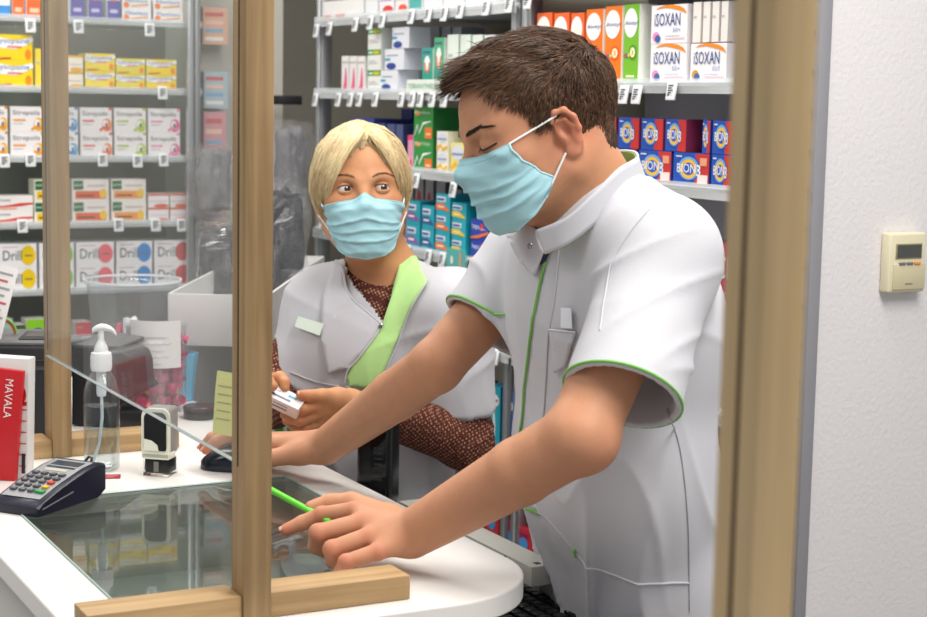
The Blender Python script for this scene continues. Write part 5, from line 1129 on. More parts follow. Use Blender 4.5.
# ================================================================ the man
man = thing('person', 'dark haired person in white short sleeved coat and mask, leaning over with a green pen', 'person', (0, 0, 0))
mskin = skin_mat('skin_tan', '#c08a6a', '#b9624e')
HM = Head((.0955, 2.12, 1.5555), frame(radians(-109), radians(-17), radians(-3)), .925, False, 1.075)
shL, elL, wrL = at(662, 240, 2.02), at(580, 437, 1.885), at(412, 534, 2.0)
shR, elR, wrR = at(535, 258, 2.36), at(436, 366, 2.29), at(325, 447, 2.47)
nb = np.array((.178, 2.165, 1.445)); fwd = np.array((-.9, -.43, 0)) / np.linalg.norm((-.9, -.43)); lat = np.array((.43, -.9, 0))
HS = SDF(); HM.sculpt(HS, nb + np.array((0, 0, .0)), .060)
B = SDF(); B.ops = list(HS.ops)
B.cone(nb + (0, 0, -.06), nb + (0, 0, -.01), .07, .05, .04)
for sh in (shL, shR): B.cone(nb + (0, 0, -.03), sh + (0, 0, -.01), .05, .047, .04)
shL = shL + (0, 0, -.006); B.cone(shL, elL, .045, .040, .004); B.cone(elL, elL + (wrL - elL) * .34, .040, .0395, .014); B.cone(elL + (wrL - elL) * .34, wrL, .0395, .0295, .006); B.ell(elL + np.array((.008, 0, -.003)), (.031, .031, .030), .02)
B.cone(shR, elR, .044, .0365, .004); B.cone(elR, elR + (wrR - elR) * .35, .0365, .036, .010); B.cone(elR + (wrR - elR) * .35, wrR, .036, .0270, .006)
P3 = lambda L: [at(*q) for q in L]
ML = P3([(356, 511, 2.045), (361, 523, 2.02), (368, 537, 1.99), (377, 552, 1.965)]); PL = P3([(322, 515, 2.062), (318, 533, 2.005), (332, 549, 1.975), (346, 562, 1.952)])
DL = P3([(302, 523, 2.064), (316, 546, 2.02), (333, 561, 1.992), (341, 571, 1.962)]); TL = P3([(286, 530, 2.062), (328, 553, 2.03), (345, 567, 2.0), (347, 579, 1.968)])
tL = P3([(390, 520, 2.045), (352, 503, 2.082), (330, 503, 2.09), (312, 508, 2.088)]); hand(B, wrL, ML, PL, DL, TL, tL, 1.13)
MR = P3([(264, 444, 2.50), (258, 439, 2.525), (262, 438, 2.55), (268, 441, 2.57)]); PR = P3([(234, 434, 2.51), (230, 432, 2.535), (238, 433, 2.56), (247, 438, 2.58)])
DR = P3([(216, 441, 2.515), (212, 438, 2.54), (226, 441, 2.565), (238, 446, 2.58)]); TR = P3([(206, 450, 2.515), (203, 447, 2.54), (220, 449, 2.565), (232, 453, 2.58)])
tR = P3([(300, 453, 2.465), (272, 458, 2.46), (254, 460, 2.465), (240, 463, 2.47)]); hand(B, wrR, MR, PR, DR, TR, tR, 1.02)
V, Q = B.mesh(.0030); body = mesh_obj('body', V, Q, mskin, man)
set_blush(body, V, [(HM.T((.082, -.015, .01)), .035, .55), (HM.T((0, .12, -.015)), .02, .5), (HM.T((.05, .07, -.02)), .03, .25)] + [(p, .012, .8) for p in ML + PL + MR + PR] + [(p, .012, .8) for p in TL + TR] + [(elL + np.array((.02, 0, -.02)), .03, .5)])
nail = mat('nail_pink', '#cf9580', .35, var=.03)
nails(TL[:1] + TR[:3], DL[:1] + DR[:3], (0, -.2, 1), nail, man)
lashm = mat('lash_line', '#2a1d16', .6)
for sd in (1, -1): lash_line(HM, HS, [(sd * .021, .090, .0150), (sd * .029, .092, .0125), (sd * .038, .090, .0122), (sd * .046, .085, .0145), (sd * .053, .076, .0175)], lashm, man, .0009)
hairm = hair_mat('hair_brown', '#2b1d15', '#6b4c35', .5); browm = hair_mat('brow_brown', '#22140c', '#3a2617')
for sd in (1, -1): brow(HM, HS, sd, [(sd * .013, .098, .0345), (sd * .026, .097, .0375), (sd * .040, .088, .0415), (sd * .054, .074, .0395)], browm, man, .0060, 260, .007)
# mask
fm, LM = face_mask(HM, HS, mask_m, man, lambda u: np.interp(u, [0, .25, .6, 1], [.006, .004, .006, .012]), lambda u: np.interp(u, [0, .5, .8, 1], [-.106, -.101, -.087, -.070]), ([0, .14, .28, .42, .7, 1], [1.02, 1.14, 1.24, 1.06, .88, .78]), fk=.42, tent=(.114, -.020, .103, -.090))
def mask_trim(H, L, parent):
    b = MB(); e = lambda A_: [H.T(a) for a in A_]
    b.tube(e(L[:, -1]), .0011, mask_m, 6); b.tube(e(L[:, 0]), .0011, mask_m, 6); b.tube(e(L[0]), .0017, mask_m, 6); b.tube(e(L[-1]), .0017, mask_m, 6)
    b.tube(e(L[8:-8, -4] + np.array((0, .0006, 0))), .0005, mat('mask_stitch', '#8fbcc8', .7), 4); b.build('mask_hem', fm if parent is None else parent)
mask_trim(HM, LM, fm)
def loops(H, S, L, parent, sides=(1, -1)):
    for sd in sides:
        i = -1 if sd > 0 else 0; top, bot = L[i, -1], L[i, int(L.shape[1] * .2)]
        hook_t = np.array((sd * .081, .004, .030)); hook_b = np.array((sd * .079, .004, -.020))
        for a, c in ((top, hook_t), (bot, hook_b)):
            P = []
            for k in range(15):
                q = a * (1 - k / 14) + c * k / 14; D = q - np.array((0, 0, .0)); dl = np.linalg.norm(D); r = radial(S, H, [D], org=(0, 0, 0), off=.0012)[0]; P.append(H.T(D / dl * max(r if k < 11 else 0, dl)))
            o = MB().tube(P, .0014, loop_m, 6).build('ear_loop', parent)
loops(HM, HS, LM, fm)
# hair: cap plus combed strands
def man_hairline(az, el):
    """signed: >0 inside the scalp. z of the hairline as a function of azimuth, in the head frame"""
    a = np.abs(az); zl = np.interp(a, [0, .35, .62, .80, .95, 1.12, 1.22, 1.48, 1.66, 1.82, 2.1, 3.15], [.094, .096, .090, .074, .062, .050, .024, .022, .034, -.024, -.060, -.072]); return zl
def thick_m(az, z): 
    top = np.clip((z - .045) / .075, 0, 1); front = np.clip(np.cos(az), 0, 1); return .0045 + .006 * top + .009 * top * front
org = np.array((0, 0, .03))
def cap(H, S, name, hl, tk, m, parent, na=160, ne=80, frac=.55, noise=.0012, lo=-.9):
    az = np.linspace(-pi, pi, na, endpoint=False); el = np.linspace(lo, pi / 2, ne); AZ, EL = np.meshgrid(az, el, indexing='ij'); D = sph(AZ, EL).reshape(-1, 3); r = radial(S0, H, D)
    P = org + D * r[:, None]; zl = hl(AZ.ravel(), EL.ravel()); ins = np.clip((P[:, 2] - zl) / .014, 0, 1) ** .6; jag = .5 + .5 * np.sin(AZ.ravel() * 57 + 3 * np.sin(EL.ravel() * 23))
    r2 = r - .002 + ins * (tk(AZ.ravel(), P[:, 2]) * frac + .002 + noise * np.sin(AZ.ravel() * 40 + EL.ravel() * 19) * jag); V = H.Tn(org + D * r2[:, None]); keep = P[:, 2] > zl - .002
    Q = np.array([[i * ne + k, ((i + 1) % na) * ne + k, ((i + 1) % na) * ne + k + 1, i * ne + k + 1] for i in range(na) for k in range(ne - 1)]); Q = Q[keep[Q].all(1)]
    return mesh_obj(name, V, Q, m, parent)
S0 = SDF(); S0.ops = [o for o in HS.ops]
HC = Head(HM.c, HM.R, HM.s); S0 = SDF()
def cranium(H):
    S_ = SDF(); T, sc, R = H.T, H.s, H.R
    for c, r in (((0, -.012, .052), (.074, .093, .082)), ((0, .030, .048), (.066, .066, .064)), ((0, .036, -.010), (.060, .058, .070)), ((0, -.03, -.03), (.055, .06, .06))): S_.ell(T(c), np.array(r) * sc * H.sv, .03, 'u', R)
    return S_
S0 = cranium(HM)
capm = hair_mat('hair_brown_cap', '#33221a', '#33221a', .8)
cap(HM, S0, 'hair', man_hairline, thick_m, capm, man, frac=.25)
n = 26000; az = rng.uniform(-pi, pi, n); el = np.arcsin(rng.uniform(-.55, 1, n)); D = sph(az, el); r = radial(S0, HM, D); P0 = org + D * r[:, None]; ok = P0[:, 2] > man_hairline(az, el) + rng.uniform(-.003, .004, n); D = D[ok]; P0 = P0[ok]; az = az[ok]; n = len(az)
top = np.clip((P0[:, 2] - .06) / .06, 0, 1)[:, None]; tk = thick_m(az, P0[:, 2])[:, None]
comb_side = np.stack([0 * az, .45 + 0 * az, -.9 + 0 * az], 1); comb_top = np.stack([-.25 + .3 * np.sin(az * 3 + P0[:, 1] * 30), .95 + 0 * az, .12 + 0 * az], 1); back = np.clip(-np.cos(az), 0, 1)[:, None]
comb_side = comb_side * (1 - back) + np.array((0, .05, -1.)) * back; comb = comb_side * (1 - top) + comb_top * top; 
clump = np.stack([np.sin(P0[:, 1] * 130 + P0[:, 0] * 90), .6 * np.sin(P0[:, 0] * 170 + 2), np.sin(P0[:, 1] * 110 - P0[:, 0] * 150)], 1); comb = comb + .30 * clump + .16 * rng.normal(size=comb.shape)
front = (np.clip((P0[:, 1] - .035) / .05, 0, 1) * top[:, 0])[:, None]; comb = comb * (1 - .35 * front) + front * np.array((-.1, .55, .75)) * .8
comb -= (comb * D).sum(1)[:, None] * D * .85 * (1 - .6 * front); comb /= np.linalg.norm(comb, axis=1)[:, None]
ln = (.015 + .021 * top + .004 * front) * rng.uniform(.75, 1.15, (n, 1)); K = 6; Ps = []
for k in range(K):
    t = k / (K - 1); q = P0 + D * tk * (1 - (1 - t) ** 2.2) * rng.uniform(.97, 1.03, (n, 1)) + comb * ln * t ** 1.15; q = q - D * .004 * t ** 3 * (1 - front); Ps.append(q)
Ps = np.stack(Ps, 1); strands('hair_strands', HM.Tn(Ps.reshape(-1, 3)).reshape(n, K, 3), .00062, hairm, man)
# coat ------------------------------------------------------------------------
C = SDF(); FL = (fwd, .70)
ch, wa, hi, he = np.array((.197, 2.185, 1.30)), np.array((.205, 2.195, 1.13)), np.array((.246, 2.235, .97)), np.array((.278, 2.25, .74))
C.cone(ch, wa, .168, .160, .05, 'u', FL); C.cone(wa, hi, .160, .164, .03, 'u', FL); C.cone(hi, he, .164, .172, .02, 'u', FL)
C.cone(ch + (0, 0, .03), np.array((.178, 2.175, 1.37)), .150, .120, .05, 'u', (fwd, .8))
for sh in (shL, shR): C.cone(nb + (0, 0, -.025), sh + (0, 0, -.004), .066, .060, .06); C.cone(nb + (0, 0, .005), nb + (sh - nb) * .55 + (0, 0, .012), .055, .045, .05)
hemL = at(622, 397, 1.905); hemR = at(484, 327, 2.315)
sleeve_op(C, shL + (0, 0, -.020), hemL, .062, .070, .05, .006, .05); sleeve_op(C, shR, hemR, .066, .064, .04)
C.cone(nb + HM.R[:, 1] * .01 + (0, 0, -.02), nb + (0, 0, .12), .060, .062, .006, 's')
shC = shL + (0, 0, -.020); axL = (hemL - shC) / np.linalg.norm(hemL - shC); tH = np.linalg.norm(hemL - shC)
def ridge(x, p=2.): return (1 - np.abs(np.sin(x))) ** p
def coat_folds(V):
    a = np.arctan2((V - ch) @ lat, (V - ch) @ fwd); z = V[:, 2]; dL = np.linalg.norm(np.cross(V - shC, axL), axis=1); tL_ = (V - shC) @ axL
    sl = np.clip((.088 - dL) / .02, 0, 1) * np.clip((tL_ + .05) / .05, 0, 1); body_ = 1 - sl; wp = np.sin(z * 9 + 2 * np.sin(a * 3)) * .8
    f1 = .010 * ridge(a * 3.2 + .9 * wp + 1.2, 2.4) * np.clip((1.30 - z) / .3, .1, 1); f2 = .005 * ridge(z * 15 + a * 2.3 + 1.3 * np.sin(a * 4), 3) * np.exp(-((z - 1.10) / .10) ** 2)
    s_ = (V - shL); u = s_ @ np.array((-.80, .12, .60)); w = s_ @ np.array((.6, .2, .75))
    f3 = .0095 * ridge(u * 25 + 2.0 * np.sin(w * 13 + 1) + .4, 2.6) * np.clip((tL_ + .0) / .06, 0, 1) * np.clip((tH - .010 - tL_) / .05, 0, 1) * (.5 + .5 * np.sin(w * 21 + u * 9)) + .003 * ridge(u * 47 + 3 * np.sin(w * 9), 3) * np.clip((tH - .010 - tL_) / .05, 0, 1) - .001
    q = V - shR; f4 = .007 * ridge(q @ np.array((17., 3, 22)) + 1.5 * np.sin(q @ np.array((20., 0, -18))), 2.5) * np.exp(-(np.linalg.norm(q, axis=1) / .16) ** 2)
    g = V - shL; f5 = .006 * ridge(g @ np.array((16., 0, 9)) + 1.2 * np.sin(z * 19), 3) * np.exp(-(((V - (shL * .5 + ch * .5 + (0, 0, -.05))) ** 2).sum(1)) / .012)
    inner = (dL < .0655) & (tL_ > tH - .075); return np.where(inner, 0, body_ * (f1 + f2 + f4 + f5) + sl * f3)
C.fold = coat_folds; V, Q = C.mesh(.0042); Nn = C.grad(V, .003); V = folds(V, Nn, coat_folds); coat = mesh_obj('coat', V, Q, white_cloth, man)
def hem_ring(S, c, ax, R0, m, name, parent, r=.0019):
    ax = ax / np.linalg.norm(ax); a = np.cross(ax, (0, 0, 1.)); a /= np.linalg.norm(a); b_ = np.cross(ax, a); ts = np.linspace(0, 2 * pi, 49)[:-1]; D = np.array([cos(t) * a + sin(t) * b_ for t in ts]); o = c - ax * .003
    P, ok = S.march(o + D * (R0 + .05), -D, 0.0, .2); P = P + D * (.0008 + (S.fold(P) if hasattr(S, 'fold') else 0 * P[:, 0]))[:, None]; vs = []; b = MB(); L_ = list(P) + [P[0], P[1]]; b.tube(L_, r, m, 7, cap=False); return b.build(name, parent)
hem_ring(C, hemL, hemL - shC, .070, green_trim, 'sleeve_trim', coat); hem_ring(C, hemR, hemR - shR, .064, green_trim, 'sleeve_trim', coat)
# collar: standing band, wider behind the neck, open at the throat
grn_in = fabric('collar_green', '#7da046'); navy_shirt = fabric('shirt_navy', '#1e2740')
def collar(path_b, path_t, m_out, m_in, parent, th=.0028):
    n_ = len(path_b); vs = []; fs = []; k = 6
    for i in range(n_):
        for j in range(k + 1): vs.append(path_b[i] + (path_t[i] - path_b[i]) * j / k)
    fs = [[i * (k + 1) + j, (i + 1) * (k + 1) + j, (i + 1) * (k + 1) + j + 1, i * (k + 1) + j + 1] for i in range(n_ - 1) for j in range(k)]
    o = mesh_obj('collar', vs, np.array(fs), m_out, parent); o.data.materials.append(m_in); so = o.modifiers.new('t', 'SOLIDIFY'); so.thickness = th; so.offset = 1; so.material_offset = 0; return o
# collar control points: photo position and distance, bottom edge then top edge, from throat (near side) round the nape to the far side
cb = spline([at(546, 254, 2.055), at(566, 246, 2.035), at(592, 226, 2.035), at(616, 204, 2.06), at(640, 190, 2.12), at(646, 185, 2.19), at(622, 190, 2.27), at(582, 206, 2.29), at(552, 226, 2.25), at(535, 246, 2.19), at(527, 256, 2.14)], 8)
ct = spline([at(536, 230, 2.060), at(566, 217, 2.032), at(594, 192, 2.032), at(618, 168, 2.06), at(636, 157, 2.12), at(630, 151, 2.19), at(608, 153, 2.26), at(574, 172, 2.28), at(552, 200, 2.245), at(540, 222, 2.195), at(531, 238, 2.15)], 8)
co = collar(cb, ct, white_cloth, white_cloth, coat)
ci = collar([p + (np.array((nb[0], nb[1], p[2])) - p) * .045 for p in cb], [p + (np.array((nb[0], nb[1], p[2])) - p) * .045 + (0, 0, -.0015) for p in ct], grn_in, grn_in, coat, .0010); ci.name = 'collar_lining'; ci['label'] = 'green collar lining'
patch(C, [(524, 262), (530, 238), (548, 236), (556, 247), (548, 262), (536, 270)], navy_shirt, 'undershirt', man, .004, label='navy undershirt at the throat')
flap = patch(C, [(512, 236), (528, 222), (541, 230), (549, 252), (543, 268), (540, 276), (526, 262)], white_cloth, 'collar_flap', coat, .007, thick=.002)
snapm = mat('snap_metal', '#8b8c90', .25, metal=.9); sp, _ = on_surface(C, [(537, 247)], .0105); b = MB(); b.lathe([(.0035, 0), (.0035, .001), (.0022, .0016), (0, .0018)], snapm, 16, T=Matrix.Translation(sp[0]) @ Vector(CAM - sp[0]).to_track_quat('Z', 'Y').to_matrix().to_4x4()); b.build('snap_fastener', coat)
# placket, pocket, seams
seam(C, [(547, 262), (541, 285), (536, 310), (531, 340), (528, 370), (525, 410), (523, 440)], .0018, green_trim, 'placket_piping', coat, .0022)
seam(C, [(560, 245), (556, 290), (549, 340), (545, 400), (541, 450)], .0012, white_cloth, 'placket_seam', coat, .0008)
patch(C, [(553, 329), (578, 332), (573, 350), (567, 366), (557, 372)], white_cloth, 'breast_pocket', coat, .0035, thick=.0012)
seam(C, [(553, 329), (578, 332)], .0016, white_cloth, 'pocket_hem', coat, .0045, smooth=False)
b = MB(); pp, _ = on_surface(C, [(564, 307), (574, 308), (575, 328), (564, 327)], .005); b.quad(list(pp), mat('badge_plastic', '#dfe3ea', .15, coat=.5)); o = b.build('pocket_badge', coat); so = o.modifiers.new('t', 'SOLIDIFY'); so.thickness = .001
seam(C, [(650, 208), (630, 232), (612, 262), (604, 300), (600, 330)], .0008, white_cloth, 'shoulder_seam', coat, .0006)
seam(C, [(667, 410), (680, 450), (688, 520), (690, 610)], .0012, white_cloth, 'side_seam', coat, .0008)
# low pocket edge
seam(C, [(524, 495), (542, 512), (562, 535), (584, 560), (612, 574), (650, 581), (690, 583)], .0014, white_cloth, 'hip_pocket_edge', coat, .0006)
for q in ([(530, 508), (541, 513)], [(575, 549), (577, 556)]): seam(C, q, .0022, green_trim, 'pocket_tab', coat, .002, smooth=False)
# trousers and shoes (behind the counter)
Tr = SDF(); kn = []
for sgn in (-1, 1):
    hp = hi + lat * .085 * sgn + (0, 0, -.10); knn = hp + fwd * .03 + (0, 0, -.40); an = knn - fwd * .03 + (0, 0, -.38); Tr.cone(hp, knn, .085, .062, .03); Tr.cone(knn, (an[0], an[1], .09), .062, .05, .02)
    b = MB(); b.box(-.045, .045, -.07, .19, 0, .07, mat('shoe_white', '#d8d8d8', .5), .025, 4); b.build('shoe', man, (an[0], an[1], .001), atan2(fwd[1], fwd[0]) - pi / 2)
Tr.cone(hi + (0, 0, -.02), hi + (0, 0, -.12), .15, .14, .04, 'u', FL)
V, Q = Tr.mesh(.012); mesh_obj('trousers', V, Q, fabric('trousers_white', '#d5d6da'), man)
# pen
p0, p1 = at(266, 487, 2.155), at(330, 522, 2.045); pen = MB(); pg = mat('pen_green', '#5fd02a', .3, var=.02); d = p1 - p0
pen.tube([p0, p0 + d * .02, p0 + d * .98, p1], [.0032, .0042, .0042, .003], pg, 14); pn_ = pen.build('green_pen'); tag(pn_, 'bright green pen held under the man\'s outstretched finger', 'pen')
# ================================================================ the woman
woman = thing('person', 'blonde short haired person in white coat over brown sweater, masked, holding a white box', 'person', (0, 0, 0))
wskin = skin_mat('skin_warm', '#c68e66', '#b8664c')
HW = Head((-.1729, 2.82, 1.4284), frame(radians(174), radians(8), radians(-3)), .928, True)
wshL, welL, wwrL = at(455, 308, 2.78), at(464, 440, 2.80), at(352, 404, 2.62)
wshR, welR, wwrR = at(323, 306, 2.88), at(272, 400, 2.82), at(262, 392, 2.64)
wnb = at(386, 275, 2.86); wf = np.array((sin(radians(172)), cos(radians(172)), 0)); wl = np.array((-cos(radians(172)), sin(radians(172)), 0)) 
WH = SDF(); HW.sculpt(WH, wnb, .050, )
WB = SDF(); WB.ops = list(WH.ops)
WB.cone(wnb + (0, 0, -.07), wnb + (0, 0, -.01), .06, .045, .04)
for sh in (wshL, wshR): WB.cone(wnb + (0, 0, -.04), sh, .04, .036, .04)
WB.cone(wshL, welL, .036, .032, .02); WB.cone(welL, wwrL, .032, .0235, .02); WB.cone(wshR, welR, .036, .032, .02); WB.cone(welR, wwrR, .032, .0235, .02)
wML = P3([(322, 404, 2.585), (318, 413, 2.588), (320, 421, 2.60), (326, 428, 2.612)]); wPL = P3([(303, 409, 2.562), (300, 420, 2.568), (304, 428, 2.582), (312, 434, 2.60)])
wDL = P3([(294, 411, 2.562), (290, 419, 2.578), (293, 425, 2.592), (302, 431, 2.605)]); wTL = P3([(288, 410, 2.566), (284, 415, 2.588), (286, 421, 2.602), (294, 427, 2.61)])
wtL = P3([(338, 398, 2.60), (322, 396, 2.578), (310, 396, 2.565), (301, 395, 2.560)]); hand(WB, wwrL, wML, wPL, wDL, wTL, wtL, .92)
wMR = P3([(268, 380, 2.60), (266, 386, 2.61), (266, 392, 2.62), (266, 398, 2.63)]); wPR = P3([(280, 377, 2.585), (280, 384, 2.59), (279, 391, 2.60), (278, 398, 2.61)])
wDR = P3([(285, 382, 2.575), (284, 389, 2.58), (283, 396, 2.59), (282, 402, 2.60)]); wTR = P3([(285, 388, 2.57), (283, 394, 2.575), (281, 400, 2.585), (280, 406, 2.595)])
wtR = P3([(258, 386, 2.60), (262, 380, 2.575), (268, 382, 2.56), (273, 386, 2.556)]); hand(WB, wwrR, wMR, wPR, wDR, wTR, wtR, .92)
V, Q = WB.mesh(.0030); wbody = mesh_obj('body', V, Q, wskin, woman)
set_blush(wbody, V, [(HW.T((0, .12, -.015)), .02, .4), (HW.T((.05, .07, -.015)), .03, .25), (HW.T((-.05, .07, -.015)), .03, .25), (wtL[3], .014, .7), (wtL[2], .010, .4)] + [(p, .010, .35) for p in wML + wPL])
nails([wTL[0], wtL[3]], [wDL[0], wtL[2]], (0, -.6, 1), nail, woman, .0052)
gz = (.27, .95, -.01)
for sd in (1, -1): eye(HW, sd, gz, wskin, woman, radians(22), radians(-15), '#3c2a1c')
wb_m = hair_mat('brow_tan', '#5f4430', '#846448')
for sd in (1, -1): brow(HW, WH, sd, [(sd * .014, .098, .0355), (sd * .026, .097, .0410), (sd * .038, .089, .0425), (sd * .050, .078, .0375)], wb_m, woman, .0038, 150, .005)
wm, LW = face_mask(HW, WH, mask_m, woman, lambda u: np.interp(u, [0, .22, .6, 1], [.008, -.002, -.006, -.010]), lambda u: np.interp(u, [0, .5, .8, 1], [-.106, -.100, -.088, -.070]), ([0, .25, .5, .8, 1], [.68, .82, .90, .88, .86]), fk=.62)
mask_trim(HW, LW, wm); loops(HW, WH, LW, wm)
# hair: combed from a high parting over the brow and down to the jaw
hw = hair_mat('hair_blonde', '#9a7642', '#f2e0b4', .45); hwc = hair_mat('hair_blonde_cap', '#c4a670', '#c4a670', .7)
S0 = cranium(HW); ORG = org
AZB = [-3.15, -2.5, -2.0, -1.62, -1.35, -1.10, -.95, -.75, -.55, -.35, -.15, .08, .2, .38, .55, .75, .95, 1.10, 1.35, 1.62, 2.0, 2.5, 3.15]
ZB = [-.078, -.075, -.062, -.040, -.034, -.024, -.012, .008, .036, .064, .088, .102, .098, .080, .055, .026, -.006, -.018, -.026, -.034, -.060, -.075, -.078]
def w_line(az, el=None): return np.interp(az, AZB, ZB)
def w_thick(az, z): return .010 + .004 * np.clip((.07 - z) / .04, 0, 1) + .002 * np.clip((z - .02) / .10, 0, 1) - .004 * np.clip((z - .10) / .03, 0, 1) + .004 * np.clip(-np.cos(az), 0, 1) + .007 * np.exp(-((z + .0) / .04) ** 2)
def shell(D, extra=0.): r = radial(S0, HW, D); P = org + D * r[:, None]; az = np.arctan2(D[:, 0], D[:, 1]); return r + w_thick(az, P[:, 2]) + extra
cap(HW, S0, 'hair', lambda az, el: w_line(az) + .010, w_thick, hwc, woman, frac=.25, noise=.0008)
part = np.array((.012, .052, .150)); part /= 1
n = 20000; az = rng.uniform(-pi, pi, n); K = 14
# end of each lock at the hair's lower edge, start on a short parting line on top
zl = w_line(az) + .010 * rng.uniform(-1, 1, 60)[(np.floor((az + pi) / (2 * pi) * 59)).astype(int)] * (np.abs(az) < 1.6) + rng.uniform(-.005, .006, n) + rng.uniform(0, 1, n) ** 3 * .05; Dend = np.stack([np.sin(az) * .085, np.cos(az) * .092, zl - .03], 1); Dend /= np.linalg.norm(Dend, axis=1)[:, None]
ts_ = rng.uniform(0, 1, n)[:, None]; st = np.array((.010, .062, .110)) * (1 - ts_) + np.array((.012, -.035, .105)) * ts_; fr = np.clip(np.cos(az), -1, 1)[:, None]; st = st * 1.0 + 0 * fr
frontness = np.clip((fr + .1) / .6, 0, 1); ts2 = (1 - frontness) * (.5 + .5 * ts_) + frontness * ts_ * .55; st = np.array((.008, .066, .100)) * (1 - ts2) + np.array((.012, -.045, .100)) * ts2
st += rng.normal(size=(n, 3)) * .004; Dst = st / np.linalg.norm(st, axis=1)[:, None]
clump_id = np.floor((az + pi) / (2 * pi) * 84 + 1.5 * np.sin(ts_[:, 0] * 9)).astype(int) % 90; cph = rng.uniform(-1, 1, 90)[clump_id]; cr2 = rng.uniform(-1, 1, 90)[clump_id]
Ps = []
for k in range(K):
    t = k / (K - 1); sw = np.sin(pi * t); D = Dst * (1 - t) ** 1.0 + Dend * t; D = D + np.stack([.05 * sw * cph, .05 * sw * cr2, 0 * az], 1); D[:, 1] += .16 * sw * frontness[:, 0] * (1 - t) ; D /= np.linalg.norm(D, axis=1)[:, None]
    lift = (.0034 * cph + .0024 * cr2 * sin(t * 6) + rng.normal(size=n) * .0007); azz = np.arctan2(D[:, 0], D[:, 1]); rh = radial(S0, HW, D); tkk = w_thick(azz, (org + D * rh[:, None])[:, 2]); e_ = max(0, t - .62) / .38; e3 = max(0, t - .12) / .88; r = rh + tkk * (1 - .93 * frontness[:, 0] * e3 ** 1.3) * (1 - .3 * e_ ** 2) + lift * (1 - .7 * e_) - .003 * (1 - t) ** 4; Ps.append(org + D * r[:, None])
Ps = np.stack(Ps, 1); tips = np.sin(az * 9)[:, None]; strands('hair_strands', HW.Tn(Ps.reshape(-1, 3)).reshape(n, K, 3), .00062, hw, woman, tone=np.clip(.55 * (cph * .5 + .5) + rng.uniform(0, .55, n), 0, 1))
# sweater
knit = mat('sweater_knit', '#5a3320', .85, var=0, spec=.15); nt = knit.node_tree; bs = nt.nodes['Principled BSDF']; tc = nt.nodes.new('ShaderNodeTexCoord'); L_ = nt.links.new
mpk = nt.nodes.new('ShaderNodeMapping'); mpk.inputs['Rotation'].default_value = (.2, .5, .3); L_(tc.outputs['Object'], mpk.inputs['Vector'])
vo = nt.nodes.new('ShaderNodeTexVoronoi'); vo.inputs['Scale'].default_value = 190; vo.inputs['Randomness'].default_value = .25; L_(mpk.outputs[0], vo.inputs['Vector'])
crk = nt.nodes.new('ShaderNodeValToRGB'); e = crk.color_ramp.elements; e[0].position = .18; e[0].color = rgb('#c08c70'); e[1].position = .45; e[1].color = rgb('#56302a'); L_(vo.outputs['Distance'], crk.inputs[0]); L_(crk.outputs[0], bs.inputs['Base Color'])
bk_ = nt.nodes.new('ShaderNodeBump'); bk_.inputs['Strength'].default_value = .8; bk_.inputs['Distance'].default_value = .002; bk_.invert = True; L_(vo.outputs['Distance'], bk_.inputs['Height']); L_(bk_.outputs[0], bs.inputs['Normal'])
wch, wwa, whi, whe = at(380, 345, 2.87), at(376, 430, 2.88), at(386, 505, 2.88), at(388, 600, 2.88); WFL = (wf, .68)
SW = SDF()
SW.cone(wch, wwa, .132, .108, .04, 'u', WFL); SW.cone(wwa, whi, .108, .09, .04, 'u', WFL)
for sh in (wshL, wshR): SW.cone(wnb + (0, 0, -.045), sh, .052, .046, .05)
SW.cone(wnb + (0, 0, -.06), wnb + (0, 0, -.004), .068, .056, .02)
SW.cone(wshL, welL, .048, .047, .02); SW.cone(welL, wwrL + (welL - wwrL) * .22, .047, .034, .02); SW.cone(wshR, welR, .048, .045, .02); SW.cone(welR, wwrR + (welR - wwrR) * .2, .045, .034, .02)
SW.cone(wnb + (0, 0, -.03) + wf * .012, wnb + (0, 0, .12) + wf * .02, .050, .056, .004, 's')
V, Q = SW.mesh(.0042); Nn = SW.grad(V, .003); axw = (wwrL - welL) / np.linalg.norm(wwrL - welL)
def sw_f(V): t = (V - welL) @ axw; dd = np.linalg.norm(np.cross(V - welL, axw), axis=1); return .003 * ridge(t * 42 + 1.5 * np.sin(V[:, 2] * 60), 2) * (dd < .06) * np.exp(-(t / .08) ** 2)
V = folds(V, Nn, sw_f); sweater = mesh_obj('sweater', V, Q, knit, woman)
# ribbed neckline
nk = []
for k in range(41):
    a = 2 * pi * k / 40; p = wnb + (0, 0, -.016) + wl * .058 * cos(a) + wf * (.060 * sin(a) + .012) + np.array((0, 0, -.014 * max(0, sin(a)))); nk.append(p)
MB().tube(nk, .0055, fabric('rib_tan', '#8f6038'), 8, cap=False).build('neck_rib', sweater)
